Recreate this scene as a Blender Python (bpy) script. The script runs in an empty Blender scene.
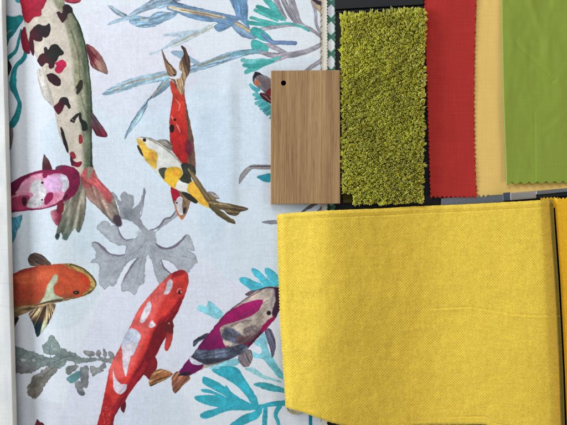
# ---------------------------------------------------------------- the printed pattern of the fish cloth
# The print is dyed into the cloth: it is worked out here as one colour per cloth vertex.
import numpy as np, math
RES = 2.6                       # cloth vertices per millimetre
PX0, PX1, PY0, PY1 = -6.0, 330.0, -36.0, 462.0
NW = int((PX1-PX0)*RES)+1; NH = int((PY1-PY0)*RES)+1
GX = (PX0 + np.arange(NW)/RES).astype(np.float32)
GY = (PY0 + np.arange(NH)/RES).astype(np.float32)
rng = np.random.RandomState(5)

def vnoise(x, y, seed=0):
    x = np.asarray(x, np.float32); y = np.asarray(y, np.float32)
    r = np.random.RandomState(seed).rand(256, 256).astype(np.float32)
    xi = np.floor(x).astype(np.int32); yi = np.floor(y).astype(np.int32)
    fx = x-xi; fy = y-yi
    fx = fx*fx*(3-2*fx); fy = fy*fy*(3-2*fy)
    a = r[yi & 255, xi & 255]; b = r[yi & 255, (xi+1) & 255]
    c = r[(yi+1) & 255, xi & 255]; d = r[(yi+1) & 255, (xi+1) & 255]
    return (a*(1-fx)+b*fx)*(1-fy)+(c*(1-fx)+d*fx)*fy
def fbm(x, y, seed=0, octv=4):
    s = 0; a = .5; t = 0
    for k in range(octv):
        s = s+a*vnoise(x*2**k, y*2**k, seed+k*7); t += a; a *= .5
    return s/t-.5               # about -0.5 .. 0.5

XX, YY = np.meshgrid(GX, GY)
N_LO = fbm(XX/26, YY/26, 1, 4); N_MD = fbm(XX/7, YY/7, 11, 4); N_HI = fbm(XX/1.7, YY/1.7, 21, 3)
WX = fbm(XX/3.2, YY/3.2, 31, 3); WY = fbm(XX/3.2, YY/3.2, 41, 3)
IMG = np.zeros((NH, NW, 3), np.float32)

def smoothstep(a, b, x):
    t = np.clip((x-a)/(b-a), 0, 1); return t*t*(3-2*t)
def crom(p, closed=True, n=4):
    p = np.array(p, float); m = len(p); out = []
    for i in range(m if closed else m-1):
        if closed: p0, p1, p2, p3 = p[(i-1) % m], p[i], p[(i+1) % m], p[(i+2) % m]
        else: p0, p1, p2, p3 = p[max(i-1, 0)], p[i], p[i+1], p[min(i+2, m-1)]
        for k in range(n):
            t = k/n
            out.append(.5*((2*p1)+(-p0+p2)*t+(2*p0-5*p1+4*p2-p3)*t*t+(-p0+3*p1-3*p2+p3)*t**3))
    if not closed: out.append(p[-1])
    return np.array(out)
def T(x0, y0, s, pts): return [(x0+a[0]/s, y0+a[1]/s)+tuple(a[2:]) for a in pts]

def window(pts, pad):
    x0 = max(0, int((pts[:, 0].min()-pad-PX0)*RES)); x1 = min(NW, int((pts[:, 0].max()+pad-PX0)*RES)+2)
    y0 = max(0, int((pts[:, 1].min()-pad-PY0)*RES)); y1 = min(NH, int((pts[:, 1].max()+pad-PY0)*RES)+2)
    return (slice(y0, y1), slice(x0, x1)) if x1 > x0 and y1 > y0 else None
def sdf_poly(pts, X, Y):
    d2 = np.full(X.shape, 1e9, np.float32); ins = np.zeros(X.shape, bool); n = len(pts)
    for i in range(n):
        ax, ay = pts[i]; bx, by = pts[(i+1) % n]
        ex, ey = bx-ax, by-ay; L = ex*ex+ey*ey
        if L < 1e-9: continue
        px, py = X-ax, Y-ay
        t = np.clip((px*ex+py*ey)/L, 0, 1)
        d2 = np.minimum(d2, (px-ex*t)**2+(py-ey*t)**2)
        if ay != by:
            c = ((ay > Y) != (by > Y)) & (X < ex*(Y-ay)/ey+ax)
            ins ^= c
    d = np.sqrt(d2); return np.where(ins, -d, d)
def sdf_stroke(pts, X, Y):
    d = np.full(X.shape, 1e9, np.float32)
    for i in range(len(pts)-1):
        ax, ay, wa = pts[i]; bx, by, wb = pts[i+1]
        ex, ey = bx-ax, by-ay; L = ex*ex+ey*ey+1e-9
        t = np.clip(((X-ax)*ex+(Y-ay)*ey)/L, 0, 1)
        d = np.minimum(d, np.hypot(X-ax-ex*t, Y-ay-ey*t)-(wa+(wb-wa)*t)*.5)
    return d

def lay(w, d, col, col2=None, g=None, edge=.25, ew=1.0, soft=.32, op=1., mott=.10, clip=None, fan=None, fk=.25, fc=None, lin=None, ecol=None):
    """colour the cloth inside the signed distance d: mottled wash, darker pooled rim, optional fin rays"""
    X = XX[w]; Y = YY[w]
    m = (1-smoothstep(-soft, soft, d))*op
    if clip is not None: m = m*clip[w]
    c = np.zeros(X.shape+(3,), np.float32)+np.array(col, np.float32)
    if col2 is not None:
        (ax, ay), (bx, by) = g
        t = ((X-ax)*(bx-ax)+(Y-ay)*(by-ay))/((bx-ax)**2+(by-ay)**2)+N_MD[w]*.5
        t = smoothstep(0, 1, t)[..., None]
        c = c*(1-t)+np.array(col2, np.float32)*t
    v = 1+mott*(N_MD[w]*3.4+N_LO[w]*1.2+N_HI[w]*1.8)
    if fan is not None:
        a = np.arctan2(Y-fan[1], X-fan[0]); r = np.hypot(X-fan[0], Y-fan[1])
        s = vnoise(a*16+50, r*.06, 71)-.5+.6*(vnoise(a*34+50, r*.1, 72)-.5)
        v = v*(1+fk*s*1.6)
        if fc is not None:
            t = smoothstep(.05, .35, s)[..., None]*.7
            c = c*(1-t)+np.array(fc, np.float32)*t
    if lin is not None:
        ca, sa = math.cos(lin), math.sin(lin)
        u = (X*ca+Y*sa); q = (-X*sa+Y*ca)+WX[w]*2
        s = vnoise(q*.9, u*.06, 73)-.5+.6*(vnoise(q*1.8, u*.1, 74)-.5)
        v = v*(1+fk*s*1.5)
    c = c*v[..., None]
    if edge:
        e = np.exp(-np.clip(-d, 0, None)/ew*1.4)*edge*(.75+N_MD[w]*1.3)
        e = np.clip(e, 0, 1)[..., None]
        c = c*(1-e)+e*(np.array(ecol, np.float32) if ecol is not None else c*.35)
    m = m[..., None]
    IMG[w] = IMG[w]*(1-m)+c*m
    full = np.zeros((NH, NW), np.float32) if clip is None else None
    if full is not None: full[w] = m[..., 0]
    return full
N_JG = fbm(XX/2.6, YY/2.6, 51, 2)+.7*fbm(XX/1.4, YY/1.4, 52, 2)
def S(pts, col, smooth=True, rough=.55, grow=0, jag=0, **k):
    p = crom(pts) if smooth else np.array(pts, float)
    w = window(p, 3+k.get('soft', .3))
    if w is None: return np.zeros((NH, NW), np.float32)
    d = sdf_poly(p, XX[w]+WX[w]*rough*2, YY[w]+WY[w]*rough*2)-grow+jag*N_JG[w]
    return lay(w, d, col, **k)
def ST(pts, col, wd=None, rough=.5, **k):
    pts = [tuple(a) if len(a) > 2 else (a[0], a[1], wd) for a in pts]
    p = crom(pts, False, 5)
    w = window(p, 3+p[:, 2].max()/2+k.get('soft', .3))
    if w is None: return
    d = sdf_stroke(p, XX[w]+WX[w]*rough*2, YY[w]+WY[w]*rough*2)
    return lay(w, d, col, **k)
def DOT(x, y, r, col, **k):
    return S([(x+r*math.cos(a*math.pi/3), y+r*math.sin(a*math.pi/3)) for a in range(6)], col, rough=.15, **k)

def scales(k, ang, pitch=2.3, amt=.07):
    ca, sa = math.cos(ang), math.sin(ang)
    u = (XX*ca+YY*sa+WX*.9)/pitch; v = (-XX*sa+YY*ca+WY*.9)/pitch
    row = np.floor(v); uu = u+.5*(row % 2); a = (uu % 1)-.5; b = (v % 1)-.5
    arc = np.exp(-((np.hypot(a, b*.8)-.42)/.13)**2)*(a > -.05)
    m = k*np.clip(N_LO*2.2+.55, 0, 1)*amt*2.2
    IMG[:] = IMG*(1-(arc*m)[..., None])
def paint_print():
    IMG[:] = np.array((217, 223, 231), np.float32)
    # pale washes of the printed water, and one painted band of shade
    def wash(pts, col, soft=3, op=.6): S(pts, col, edge=0, soft=max(soft, 1.6), op=op*.7, mott=.02, rough=1.6)
    wash([(60, 110), (330, 60), (330, 250), (238, 283), (195, 255), (90, 262), (60, 200)], (196, 214, 228), 1.2, .55)
    wash([(85, 13), (140, 8), (200, 60), (170, 110), (100, 110), (88, 40)], (214, 212, 226), .8, .7)
    wash([(150, 100), (270, 100), (270, 180), (160, 190)], (206, 222, 238), 5, .6)
    wash([(222, 100), (240, 100), (238, 200), (226, 200)], (188, 202, 212), 3, .5)  # not print: shade of the cloth's soft vertical ridge, painted as a darker band
    wash([(8, 210), (90, 210), (100, 290), (60, 330), (8, 260)], (190, 208, 216), 4, .5)
    wash([(192, 258), (238, 284), (278, 296), (290, 330), (180, 380), (120, 440), (60, 440), (100, 300), (150, 270)], (209, 210, 227), .8, .6)
    wash([(195, 120), (225, 120), (225, 230), (200, 230)], (194, 212, 228), 4, .5)
    wash([(120, 395), (180, 390), (185, 440), (120, 440)], (198, 210, 226), 4, .5)
    wash([(5, 400), (60, 405), (60, 445), (5, 445)], (196, 196, 208), 3, .5)
    blue = (134, 164, 192); pale = (176, 196, 212); tan = (188, 172, 146); ltan = (196, 190, 168)
    dk = (70, 78, 100)
    A = lambda p: T(85, 0, 5.3, p); B = lambda p: T(160, 0, 5.3, p); Cc = lambda p: T(235, 0, 5.3, p); D = lambda p: T(90, 60, 5.3, p)
    # --- pale blue reeds, top
    S(B([(15, 190), (90, 178), (190, 160), (250, 150), (190, 180), (110, 196), (60, 192)]), (186, 206, 222), edge=.1, op=.8)
    S(B([(300, 126), (260, 160), (180, 200), (120, 232), (40, 256), (5, 262), (60, 232), (120, 200), (200, 160), (270, 128)]), (186, 200, 206), edge=.18, lin=-.45, fk=.3, op=.9)
    ST(B([(60, 238), (150, 200), (280, 142)]), ltan, 1.4, edge=.3)
    S(A([(410, 186), (470, 172), (560, 160), (640, 162), (560, 185), (480, 230), (420, 262), (350, 292), (345, 280), (400, 262), (460, 215), (500, 190)]), (180, 200, 214), edge=.15, op=.8)
    S(B([(55, 275), (110, 268), (160, 300), (215, 332), (180, 336), (130, 316), (90, 300)]), (150, 178, 198), edge=.2, op=.9)
    S(A([(235, 115), (240, 92), (280, 82), (330, 90), (400, 80), (470, 62), (485, 75), (430, 108), (380, 135), (320, 146), (260, 136)]), (142, 174, 196), edge=.3, lin=-.15, fk=.35)
    ST(A([(290, 100), (350, 112), (420, 96)]), (206, 200, 176), 1.2, edge=.2)
    S(A([(120, 30), (140, 32), (180, 56), (225, 78), (205, 92), (165, 76), (140, 52)]), (150, 170, 184), edge=.3, lin=.6, fk=.3)
    S(A([(120, 130), (150, 108), (220, 84), (270, 50), (330, 12), (380, -20), (450, -20), (440, 28), (380, 42), (300, 66), (240, 100), (180, 117), (130, 133)]), (162, 186, 204), edge=.25, lin=-.4, fk=.3)
    S(B([(-10, 60), (60, 66), (100, 62), (70, 92), (20, 112), (-40, 126), (-60, 100)]), (146, 176, 198), edge=.3, lin=-.3, fk=.3)
    S(B([(-30, 30), (10, 5), (50, -30), (140, -30), (110, 0), (60, 22), (0, 45)]), (156, 182, 202), edge=.25, lin=-.3)
    S(B([(370, -60), (470, -60), (462, 0), (466, 40), (464, 100), (475, 150), (430, 112), (408, 92), (388, 40), (366, -10)]), (112, 148, 182), edge=.3, lin=1.4, fk=.2)
    S(B([(42, 25), (70, 8), (100, 14), (200, 40), (300, 62), (360, 76), (420, 92), (402, 122), (350, 155), (312, 168), (286, 142), (305, 118), (230, 112), (150, 92), (90, 66), (40, 50)]), (118, 152, 184), edge=.35, lin=.2, fk=.2)
    S(B([(50, 28), (120, 42), (230, 62), (338, 86), (335, 99), (230, 84), (110, 62), (55, 46)]), (196, 184, 160), edge=.35, lin=.2, fk=.4)
    ST(B([(110, 52), (220, 72), (330, 92)]), (120, 96, 88), .7, edge=0)
    ST(B([(60, -10), (90, 14), (120, 22)]), (110, 100, 120), 1.2, edge=.2)
    S(B([(380, 132), (400, 116), (430, 124), (475, 152), (520, 182), (500, 208), (440, 196), (402, 166)]), (130, 156, 182), edge=.35, lin=.6)
    ST(B([(400, 122, 2), (450, 150, 2.6), (510, 188, 2)]), (206, 184, 140), edge=.45, ew=.6)
    S(B([(160, 350), (250, 320), (350, 280), (420, 264), (485, 260), (560, 256), (560, 280), (480, 288), (400, 312), (300, 347), (200, 376), (155, 386)]), (140, 166, 184), edge=.3, lin=-.25, fk=.3)
    ST(B([(200, 350), (330, 305), (470, 275)]), (160, 158, 134), 1.6, edge=.4)
    S(D([(65, 180), (110, 145), (200, 104), (300, 78), (400, 58), (440, 50), (420, 75), (415, 106), (300, 126), (200, 156), (120, 180), (80, 186)]), (156, 184, 200), edge=.3, lin=-.25, fk=.3)
    ST(D([(130, 160), (220, 116), (320, 96), (410, 76)]), (196, 176, 152), 1.3, edge=.4)
    S(D([(410, 98), (425, 130), (370, 182), (310, 215), (302, 250), (262, 322), (212, 382), (185, 420), (190, 390), (230, 310), (280, 238), (320, 195), (350, 158), (388, 108)]), (138, 172, 194), edge=.35, lin=-.95, fk=.4)
    ST(D([(410, 110), (360, 160), (330, 190)]), ltan, 1.6, edge=.35)
    ST(D([(290, 250), (250, 310), (210, 375)]), (182, 190, 182), 1.2, edge=.2)
    # --- turquoise and grey twigs, top right
    tq = (92, 184, 180); gy = (160, 158, 168); tq2 = (76, 170, 168)
    ST(Cc([(240, -40, 5), (270, 30, 5), (300, 90, 4), (335, 130, 3)]), gy, edge=.35, lin=1.1)
    ST(Cc([(285, -40, 6), (310, 40, 7), (335, 100, 4.5), (360, 130, 2.5)]), gy, edge=.35, lin=1.1)
    ST(Cc([(415, 10, 5), (428, 70, 3), (432, 130, 3), (465, 195, 3)]), (176, 176, 188), edge=.35)
    ST(Cc([(85, 92, 3), (150, 112, 3.6), (230, 130, 3.4)]), tq, edge=.25)
    ST(Cc([(70, 118, 4), (130, 128, 4), (215, 140, 3)]), tq2, edge=.25)
    ST(Cc([(105, 52, 3), (160, 75, 4.4), (225, 108, 2.5)]), tq, edge=.25)
    ST(Cc([(120, 34, 4), (190, 66, 5.5), (250, 102, 3)]), tq2, edge=.25)
    ST(Cc([(165, -5, 6), (215, 50, 6.5), (265, 106, 2.5)]), tq, edge=.25)
    ST(Cc([(205, -30, 5), (232, 30, 5), (270, 95, 2)]), gy, edge=.35, lin=1.)
    ST(Cc([(110, 165, 4), (160, 152, 4), (230, 138, 4), (330, 130, 4), (400, 155, 4), (440, 182, 3), (475, 210, 3)]), gy, edge=.35, lin=.2)
    ST(Cc([(200, 130, 2), (280, 124, 2.4), (350, 140, 2.4), (390, 162, 2.6)]), tq, edge=.2)
    ST(Cc([(105, 165, 9), (150, 190, 9), (190, 215, 4)]), tq2, edge=.25)
    ST(Cc([(145, 180, 3), (195, 222, 4), (250, 226, 4), (318, 228, 4)]), (112, 140, 178), edge=.5, ew=.8)
    ST(Cc([(150, 235, 3), (205, 250, 5), (270, 282, 4)]), gy, edge=.35)
    S(Cc([(88, 214), (132, 216), (175, 250), (170, 282), (128, 276), (92, 262)]), (80, 176, 172), edge=.3)
    ST(Cc([(60, 282, 3), (120, 272, 4), (200, 292, 5), (300, 290, 6), (400, 264, 5), (470, 228, 4)]), gy, edge=.4, lin=-.2)
    ST(Cc([(-20, 290, 3), (60, 276, 4), (130, 270, 4)]), (126, 176, 190), edge=.3)
    ST(Cc([(130, 330, 4), (200, 320, 5), (280, 298, 3)]), (178, 172, 184), edge=.35)
    ST(Cc([(40, 318, 4), (90, 326, 5), (160, 316, 3)]), (120, 196, 196), edge=.2)
    ST(Cc([(58, 382, 3.5), (110, 352, 8), (160, 330, 5), (240, 304, 2)]), tq, edge=.25)
    ST(Cc([(50, 345, 4), (110, 350, 4), (200, 326, 3)]), tq2, edge=.25)
    ST(Cc([(370, 380, 3), (430, 338, 4.5), (472, 312, 4)]), gy, edge=.45)
    S(Cc([(398, -20), (410, 10), (430, 45), (452, 66), (470, 92), (486, 70), (486, -20)]), (196, 176, 150), edge=.4, lin=1.)
    ST(Cc([(412, -6, 2), (440, 12, 4), (470, 20, 4)]), (70, 60, 78), edge=.2)
    # --- small dark fish beside the board
    E = lambda p: T(225, 55, 7.09, p)
    for a, b in (((182, 212), (225, 258)), ((205, 282), (250, 288)), ((220, 344), (275, 322)), ((256, 380), (310, 352)), ((286, 408), (335, 380)), ((330, 420), (350, 400))):
        ST(E([(a[0], a[1], 3.2), ((a[0]+b[0])/2, (a[1]+b[1])/2, 4.2), (b[0], b[1], 3)]), (96, 178, 184), edge=.25)
    for a, b in (((196, 236), (240, 244)), ((215, 312), (262, 300)), ((240, 362), (296, 336)), ((272, 396), (322, 366)), ((300, 424), (350, 390)), ((318, 446), (360, 410))):
        ST(E([(a[0], a[1], 2), ((a[0]+b[0])/2, (a[1]+b[1])/2, 3), (b[0], b[1], 3)]), (72, 162, 172), edge=.25)
    f = S(E([(196, 160), (215, 118), (245, 125), (280, 145), (330, 176), (335, 290), (290, 275), (255, 242), (222, 222), (202, 195)]), (132, 124, 130), edge=.55, lin=.8, fk=.3)
    S(E([(200, 150), (215, 120), (250, 126), (262, 140), (232, 146), (210, 165), (204, 190)]), (44, 40, 46), clip=f)
    S(E([(212, 192), (228, 178), (244, 190), (236, 210), (222, 218)]), (196, 110, 70), clip=f, edge=0, soft=.8)
    S(E([(285, 280), (300, 250), (335, 235), (335, 290)]), (120, 40, 50), clip=f, edge=0, soft=.8)
    S(E([(245, 272), (270, 266), (330, 305), (330, 345), (290, 326), (256, 300)]), (74, 40, 50), edge=.4)
    ST(E([(270, 285), (300, 305), (325, 328)]), (170, 110, 110), .8, edge=0)
    # sprig and leaf by the board
    G = lambda p: T(220, 130, 7.09, p)
    ST(G([(138, 380, 1), (150, 345, 4), (175, 305, 5), (225, 264, 4.5), (290, 262, 4.5), (370, 264, 4.6)]), (158, 156, 158), edge=.5)
    ST(G([(210, 262), (290, 256), (370, 258)]), (92, 84, 88), 1.2, edge=0)
    S(G([(262, 336), (295, 320), (360, 308), (360, 368), (300, 360)]), (48, 150, 168), edge=.3)
    S(T(142, 212, 3.99, [(478, 41), (505, 33), (545, 34), (545, 46), (505, 48)]), (140, 142, 150), edge=.5)
    ST([(302, 212, 2), (308, 208, 3), (318, 202, 3)], (130, 122, 128), edge=.5)
    ST([(316, 214, 2), (322, 208, 3), (330, 203, 3)], (150, 142, 148), edge=.5)
    # --- grey coral, middle
    cg = (170, 176, 184); ce = (92, 92, 108)
    kw = dict(edge=.5, ew=.8, ecol=ce, mott=.07, jag=1.4)
    H = lambda p: T(90, 190, 7.09, p)
    S(H([(150, 20), (170, 22), (200, 62), (222, 78), (217, 50), (224, 22), (250, 10), (268, 24), (285, 32), (305, 42), (312, 80), (306, 132), (332, 110), (365, 60), (378, -10), (392, -6), (392, 30), (377, 90), (362, 150), (360, 200), (382, 250), (412, 282), (450, 282), (440, 316), (400, 312), (370, 292), (320, 240), (270, 212), (222, 198), (205, 130), (180, 70)]), (158, 162, 170), **kw)
    S(H([(225, 130), (290, 140), (330, 200), (300, 215), (240, 195)]), (132, 138, 146), edge=0, soft=1.6, op=.7)
    S(H([(48, 272), (78, 228), (125, 224), (150, 252), (195, 250), (206, 300), (230, 352), (262, 362), (300, 346), (350, 366), (388, 382), (410, 345), (424, 300), (470, 290), (505, 240), (530, 205), (580, 180), (620, 120), (640, 150), (600, 200), (545, 240), (500, 272), (466, 310), (462, 372), (482, 402), (490, 450), (270, 450), (258, 395), (200, 392), (130, 352), (90, 312)]), cg, **kw)
    S([(91.5, 243), (96, 242), (101, 248), (107, 254), (115, 256.5), (125, 254), (128, 244), (140, 236), (151, 240), (149, 252), (146, 258), (145, 270), (144, 282), (139, 286), (137, 293), (133, 294.5), (130, 291), (121, 290), (126, 276), (133, 264), (137, 258.5), (130, 261), (123, 269), (117, 282), (112, 287), (110, 284), (106, 289), (102, 287), (98.5, 281), (99, 265), (90.5, 263), (95, 258), (95, 250), (92, 246)], cg, **kw)
    S([(147, 250), (150, 240), (156, 238), (157, 245), (166, 248), (173, 247), (181, 241), (186, 234), (191, 238), (194, 251), (189, 250), (196, 256), (197, 262), (192, 267), (188, 273), (182, 273), (176, 267), (168, 261), (161, 260), (163, 267), (172, 276), (168, 281), (161, 285), (155, 275), (152, 262), (149, 256)], cg, **kw)
    S([(137, 232), (154, 232), (154, 248), (148, 254), (132, 254), (132, 247), (140, 242)], cg, edge=0, soft=2.5, op=.9, mott=.05)
    for p in ([(146, 240, 1.4), (134, 256, 1), (116, 272, .6), (106, 284, .4)], [(146, 244, 1.2), (140, 268, 1), (134, 288, .5)], [(150, 248, 1.4), (170, 256, 1), (190, 262, .5)], [(150, 250, 1), (158, 268, .8), (164, 278, .4)], [(144, 246, 1), (122, 259, .8), (100, 262, .4)], [(150, 246, .8), (172, 252, .7), (188, 244, .4)], [(139, 222, .8), (130, 205, .6), (126, 195, .4)]):
        ST(p, (142, 148, 158), edge=0, op=.6, soft=.7, rough=1)
    for p in ([(156, 243, 1), (160, 247, 2.2), (167, 248.4, 1.8), (174, 246.6, 2.6), (182, 240, 2), (186, 234.5, .8)], [(161, 260, .8), (164, 267.5, 1.6), (172, 275, .8)], [(92, 243, .7), (97, 243, 1.4), (103, 248, 3), (109, 253.6, 2), (118, 255.6, 1.6), (125, 254.4, .8)], [(118, 226, .6), (119.5, 233, 1.2), (125, 240, 1.4), (132, 239, .9)], [(121, 286, .4), (126, 275, 1.5), (133, 264, 1.6), (138, 258, .8)], [(150, 230, .8), (158, 227.5, 1.6), (165, 219, 1.8), (172, 216.6, 1.6), (178, 207, .8)], [(144.5, 190, 1), (143.5, 203, .8), (141, 216, .5)]):
        ST(p, (104, 94, 110), edge=0, op=.8, soft=.5)
    ST([(182, 256), (190, 258)], (126, 126, 136), .8, edge=0, op=.6)
    # --- teal sprig, left margin
    tl = (28, 138, 144)
    S(T(0, 0, 9.45, [(-60, 138), (40, 142), (120, 158), (200, 143), (228, 172), (192, 232), (132, 322), (88, 372), (66, 440), (20, 430), (-60, 430)]), tl, edge=.2, col2=(34, 122, 130), g=((6, 15), (10, 44)))
    ST(T(0, 0, 9.45, [(40, 340, 1), (72, 310, 2.2), (105, 282, 1)]), (150, 170, 172), edge=.1)
    S(T(0, 0, 9.45, [(135, -20), (208, -20), (200, 18), (172, 26), (150, 14)]), (60, 160, 176))
    ST(T(0, 0, 9.45, [(-20, 100), (40, 130), (110, 152), (200, 138)]), (150, 150, 160), .6, edge=0, op=.6)
    ST([(21, 30, 2), (18.5, 42, 3), (15.5, 51, 3.4), (8, 58, 4), (0, 62, 4)], tl, edge=.2)
    ST([(26, 50, 3), (24, 58, 4.5), (17, 65, 4), (14, 72, 5.4), (13, 86, 7), (16.5, 95, 4.5), (19.6, 104, 4), (18, 112, 5.5), (15, 120, 7), (11, 126, 6)], tl, edge=.2, mott=.14)
    S([(3, 60), (8, 59.5), (11.5, 65), (11, 70), (8, 76), (3, 80)], (44, 48, 42), edge=.4)
    S(T(0, 120, 9.45, [(20, -10), (100, 60), (125, 100), (124, 150), (112, 230), (92, 290), (20, 330)]), (128, 112, 104), edge=.45, lin=1.4)
    # --- blue fin, left margin
    S(T(0, 212, 3.99, [(0, 20), (60, 22), (88, 12), (80, 56), (70, 70), (62, 98), (45, 128), (0, 130)]), (92, 164, 188), edge=.4, lin=1.1, fk=.3)
    # --- big white koi with maroon patches
    cream = (206, 198, 186)
    S(T(0, 50, 7.09, [(262, 150), (300, 140), (330, 250), (370, 360), (395, 420), (352, 380), (300, 320), (278, 240)]), (190, 184, 176), edge=.3, lin=1.2, fk=.2, op=.85)
    k = S([(20, -40), (18, -15), (21, 0), (22, 10), (24, 22), (28, 38), (33, 50), (38, 60), (42, 68), (45, 78), (49, 92), (53.5, 105), (58, 130), (63, 143), (68, 153), (72, 162), (74, 170), (84, 186), (96, 178), (93, 168), (92, 150), (92, 130), (92.5, 110), (91.5, 92), (90, 75), (88, 58), (85, 42), (81, 28), (77, 19), (72, 11), (67, 5), (64, 0), (58, -40)], cream, edge=.3, ew=.8, mott=.05)
    S([(50, -40), (53, 0), (63, 14), (66, 26), (70, 42), (73, 60), (74, 80), (77, 100), (80, 120), (82, 140), (83, 165), (90, 180), (110, 180), (110, -40)], (148, 150, 128), clip=k, edge=0, soft=2.2, mott=.12, lin=1.35, fk=.14)
    S([(72, 12), (76, 30), (80, 48), (83, 66), (85, 90), (86, 120), (86, 150), (87, 180), (110, 180), (110, 0), (70, -4)], (92, 104, 84), clip=k, edge=0, soft=2.8, mott=.16, lin=1.4, fk=.16)
    ST([(69, 5, 3), (76, 17, 3), (81, 28, 3), (85, 42, 2.4), (88, 58, 2.2), (90.6, 78, 2.4), (92, 100, 2.4), (92, 130, 2.4), (92, 165, 3)], (44, 48, 40), clip=k, edge=0, soft=1.0, op=.9)
    ST([(71, 30), (74, 40), (78, 52), (79, 62), (80, 78)], (84, 88, 70), 1.2, clip=k, edge=0, soft=.9, op=.55)
    ST([(76, 44), (74, 58), (78, 70), (77, 86)], (176, 160, 128), 1.6, clip=k, edge=0, soft=1, op=.6)
    ST([(47, 66), (46, 80), (51, 95), (54, 108)], (150, 130, 110), 1, clip=k, edge=0, soft=.8, op=.5)
    ST([(30, 16), (50, 17), (62, 16)], (170, 170, 170), .7, clip=k, edge=0, soft=.6, op=.4)
    scales(k, 1.5, 2.6, .02)
    mr = (70, 34, 46); bk = (44, 42, 44)
    t1 = lambda p: T(0, 0, 7.09, p); t2 = lambda p: T(40, 0, 7.09, p); t3 = lambda p: T(30, 50, 7.09, p); t4 = lambda p: T(40, 100, 7.09, p); t5 = lambda p: T(0, 50, 7.09, p); t6 = lambda p: T(0, 150, 7.09, p); t7 = lambda p: T(60, 150, 7.09, p); t8 = lambda p: T(50, 190, 7.09, p)
    S(t1([(150, -60), (152, 60), (162, 110), (178, 155), (205, 162), (230, 132), (255, 120), (292, 110), (296, 70), (316, 40), (326, -60)]), (178, 42, 72), col2=(160, 28, 54), g=((40, 0), (26, 20)), mott=.12, edge=.25)
    S(t2([(118, 88), (135, 78), (153, 92), (162, 75), (162, 50), (180, 30), (205, 33), (228, 55), (232, 85), (207, 92), (196, 102), (186, 135), (165, 160), (145, 146), (127, 115)]), (76, 42, 54), col2=(48, 42, 44), g=((58, 15), (70, 8)), edge=.35)
    S(t1([(208, 270), (214, 225), (240, 190), (272, 172), (320, 180), (345, 166), (356, 178), (356, 225), (338, 258), (320, 268), (303, 260), (298, 286), (275, 295), (250, 290), (236, 284), (243, 340), (240, 396), (222, 372), (208, 320)]), (84, 30, 44), col2=(46, 40, 44), g=((31, 34), (42, 28)), edge=.35)
    S([(37.5, 59), (41, 54), (44.5, 52.5), (43.6, 48), (46, 46.6), (48, 49.5), (51, 45.5), (55.5, 43.8), (59, 46), (62, 50), (64, 53), (62, 55.5), (59, 56), (57, 60), (55, 63), (54, 67), (51, 68.8), (49, 67.5), (48.5, 64), (46, 63), (43, 66), (40.5, 65.8), (38.2, 62.5)], (82, 36, 48), col2=(44, 44, 44), g=((42, 60), (52, 52)), edge=.35)
    S(t5([(388, 96), (410, 80), (440, 70), (465, 84), (470, 110), (452, 132), (435, 160), (410, 167), (392, 152), (388, 130), (402, 112)]), (190, 38, 84), edge=.3)
    S(t5([(328, 178), (350, 165), (390, 172), (425, 205), (430, 245), (410, 256), (370, 240), (345, 215)]), (58, 32, 44), edge=.35)
    S(t3([(325, 265), (340, 235), (355, 212), (372, 220), (375, 255), (360, 290), (335, 318), (328, 300), (335, 275)]), (58, 50, 42), edge=.35)
    S(t4([(98, 48), (130, 18), (148, -15), (190, -18), (212, 30), (218, 55), (205, 64), (190, 45), (175, 35), (160, 75), (135, 102), (115, 86)]), (94, 30, 52), col2=(42, 44, 46), g=((58, 106), (66, 100)), edge=.35)
    S(t4([(212, 145), (235, 118), (260, 95), (276, 95), (268, 118), (255, 135), (245, 162), (230, 160)]), bk, edge=.2)
    S(t4([(275, 95), (290, 92), (300, 130), (325, 155), (338, 180), (335, 210), (315, 220), (298, 212), (292, 170), (276, 130)]), (38, 44, 42), edge=.2)
    ST(t4([(222, 130), (240, 150)]), (130, 128, 118), .7, edge=0)
    S(t4([(275, 250), (290, 245), (303, 270), (300, 306), (280, 310), (275, 280)]), (156, 52, 62), edge=.35)
    S(t4([(145, 200), (158, 198), (175, 250), (195, 310), (203, 350), (198, 374), (185, 355), (165, 300), (153, 255)]), (44, 38, 42), edge=.2)
    S(t7([(70, 22), (85, 10), (102, 22), (114, 52), (90, 66), (74, 46)]), (160, 52, 66), edge=.4)
    S(t7([(70, 52), (80, 48), (95, 75), (120, 88), (152, 80), (154, 100), (130, 121), (100, 116), (80, 106)]), (138, 24, 58), col2=(60, 24, 44), g=((78, 162), (71, 158)), edge=.35)
    # side fins
    S([(86, 44.3), (91, 46), (96.3, 50), (103, 58.5), (107.6, 70), (107.3, 74), (103, 73), (97, 70), (92, 67), (88.5, 57)], (112, 42, 56), col2=(150, 122, 112), g=((92, 58), (104, 64)), edge=.5, fan=(80, 38), fk=.25, fc=(150, 118, 106))
    S(t4([(362, 92), (385, 105), (420, 155), (455, 205), (478, 245), (470, 263), (440, 263), (400, 250), (375, 210), (358, 180)]), (96, 84, 88), col2=(112, 40, 56), g=((98, 118), (96, 135)), edge=.45, fan=(84, 104), fk=.3)
    S(t1([(168, 190), (180, 195), (190, 250), (210, 310), (214, 375), (195, 381), (165, 355), (150, 300), (148, 240), (158, 205)]), (128, 26, 52), edge=.35)
    S([(62, -12), (84, -12), (81, 0), (76, 3.4), (69, 3), (64, 0)], (176, 70, 90), edge=.4)
    ST(t2([(190, 0), (220, 20), (270, 16)]), (120, 30, 50), .8, edge=0)
    # tail
    ol = (140, 134, 120)
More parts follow.
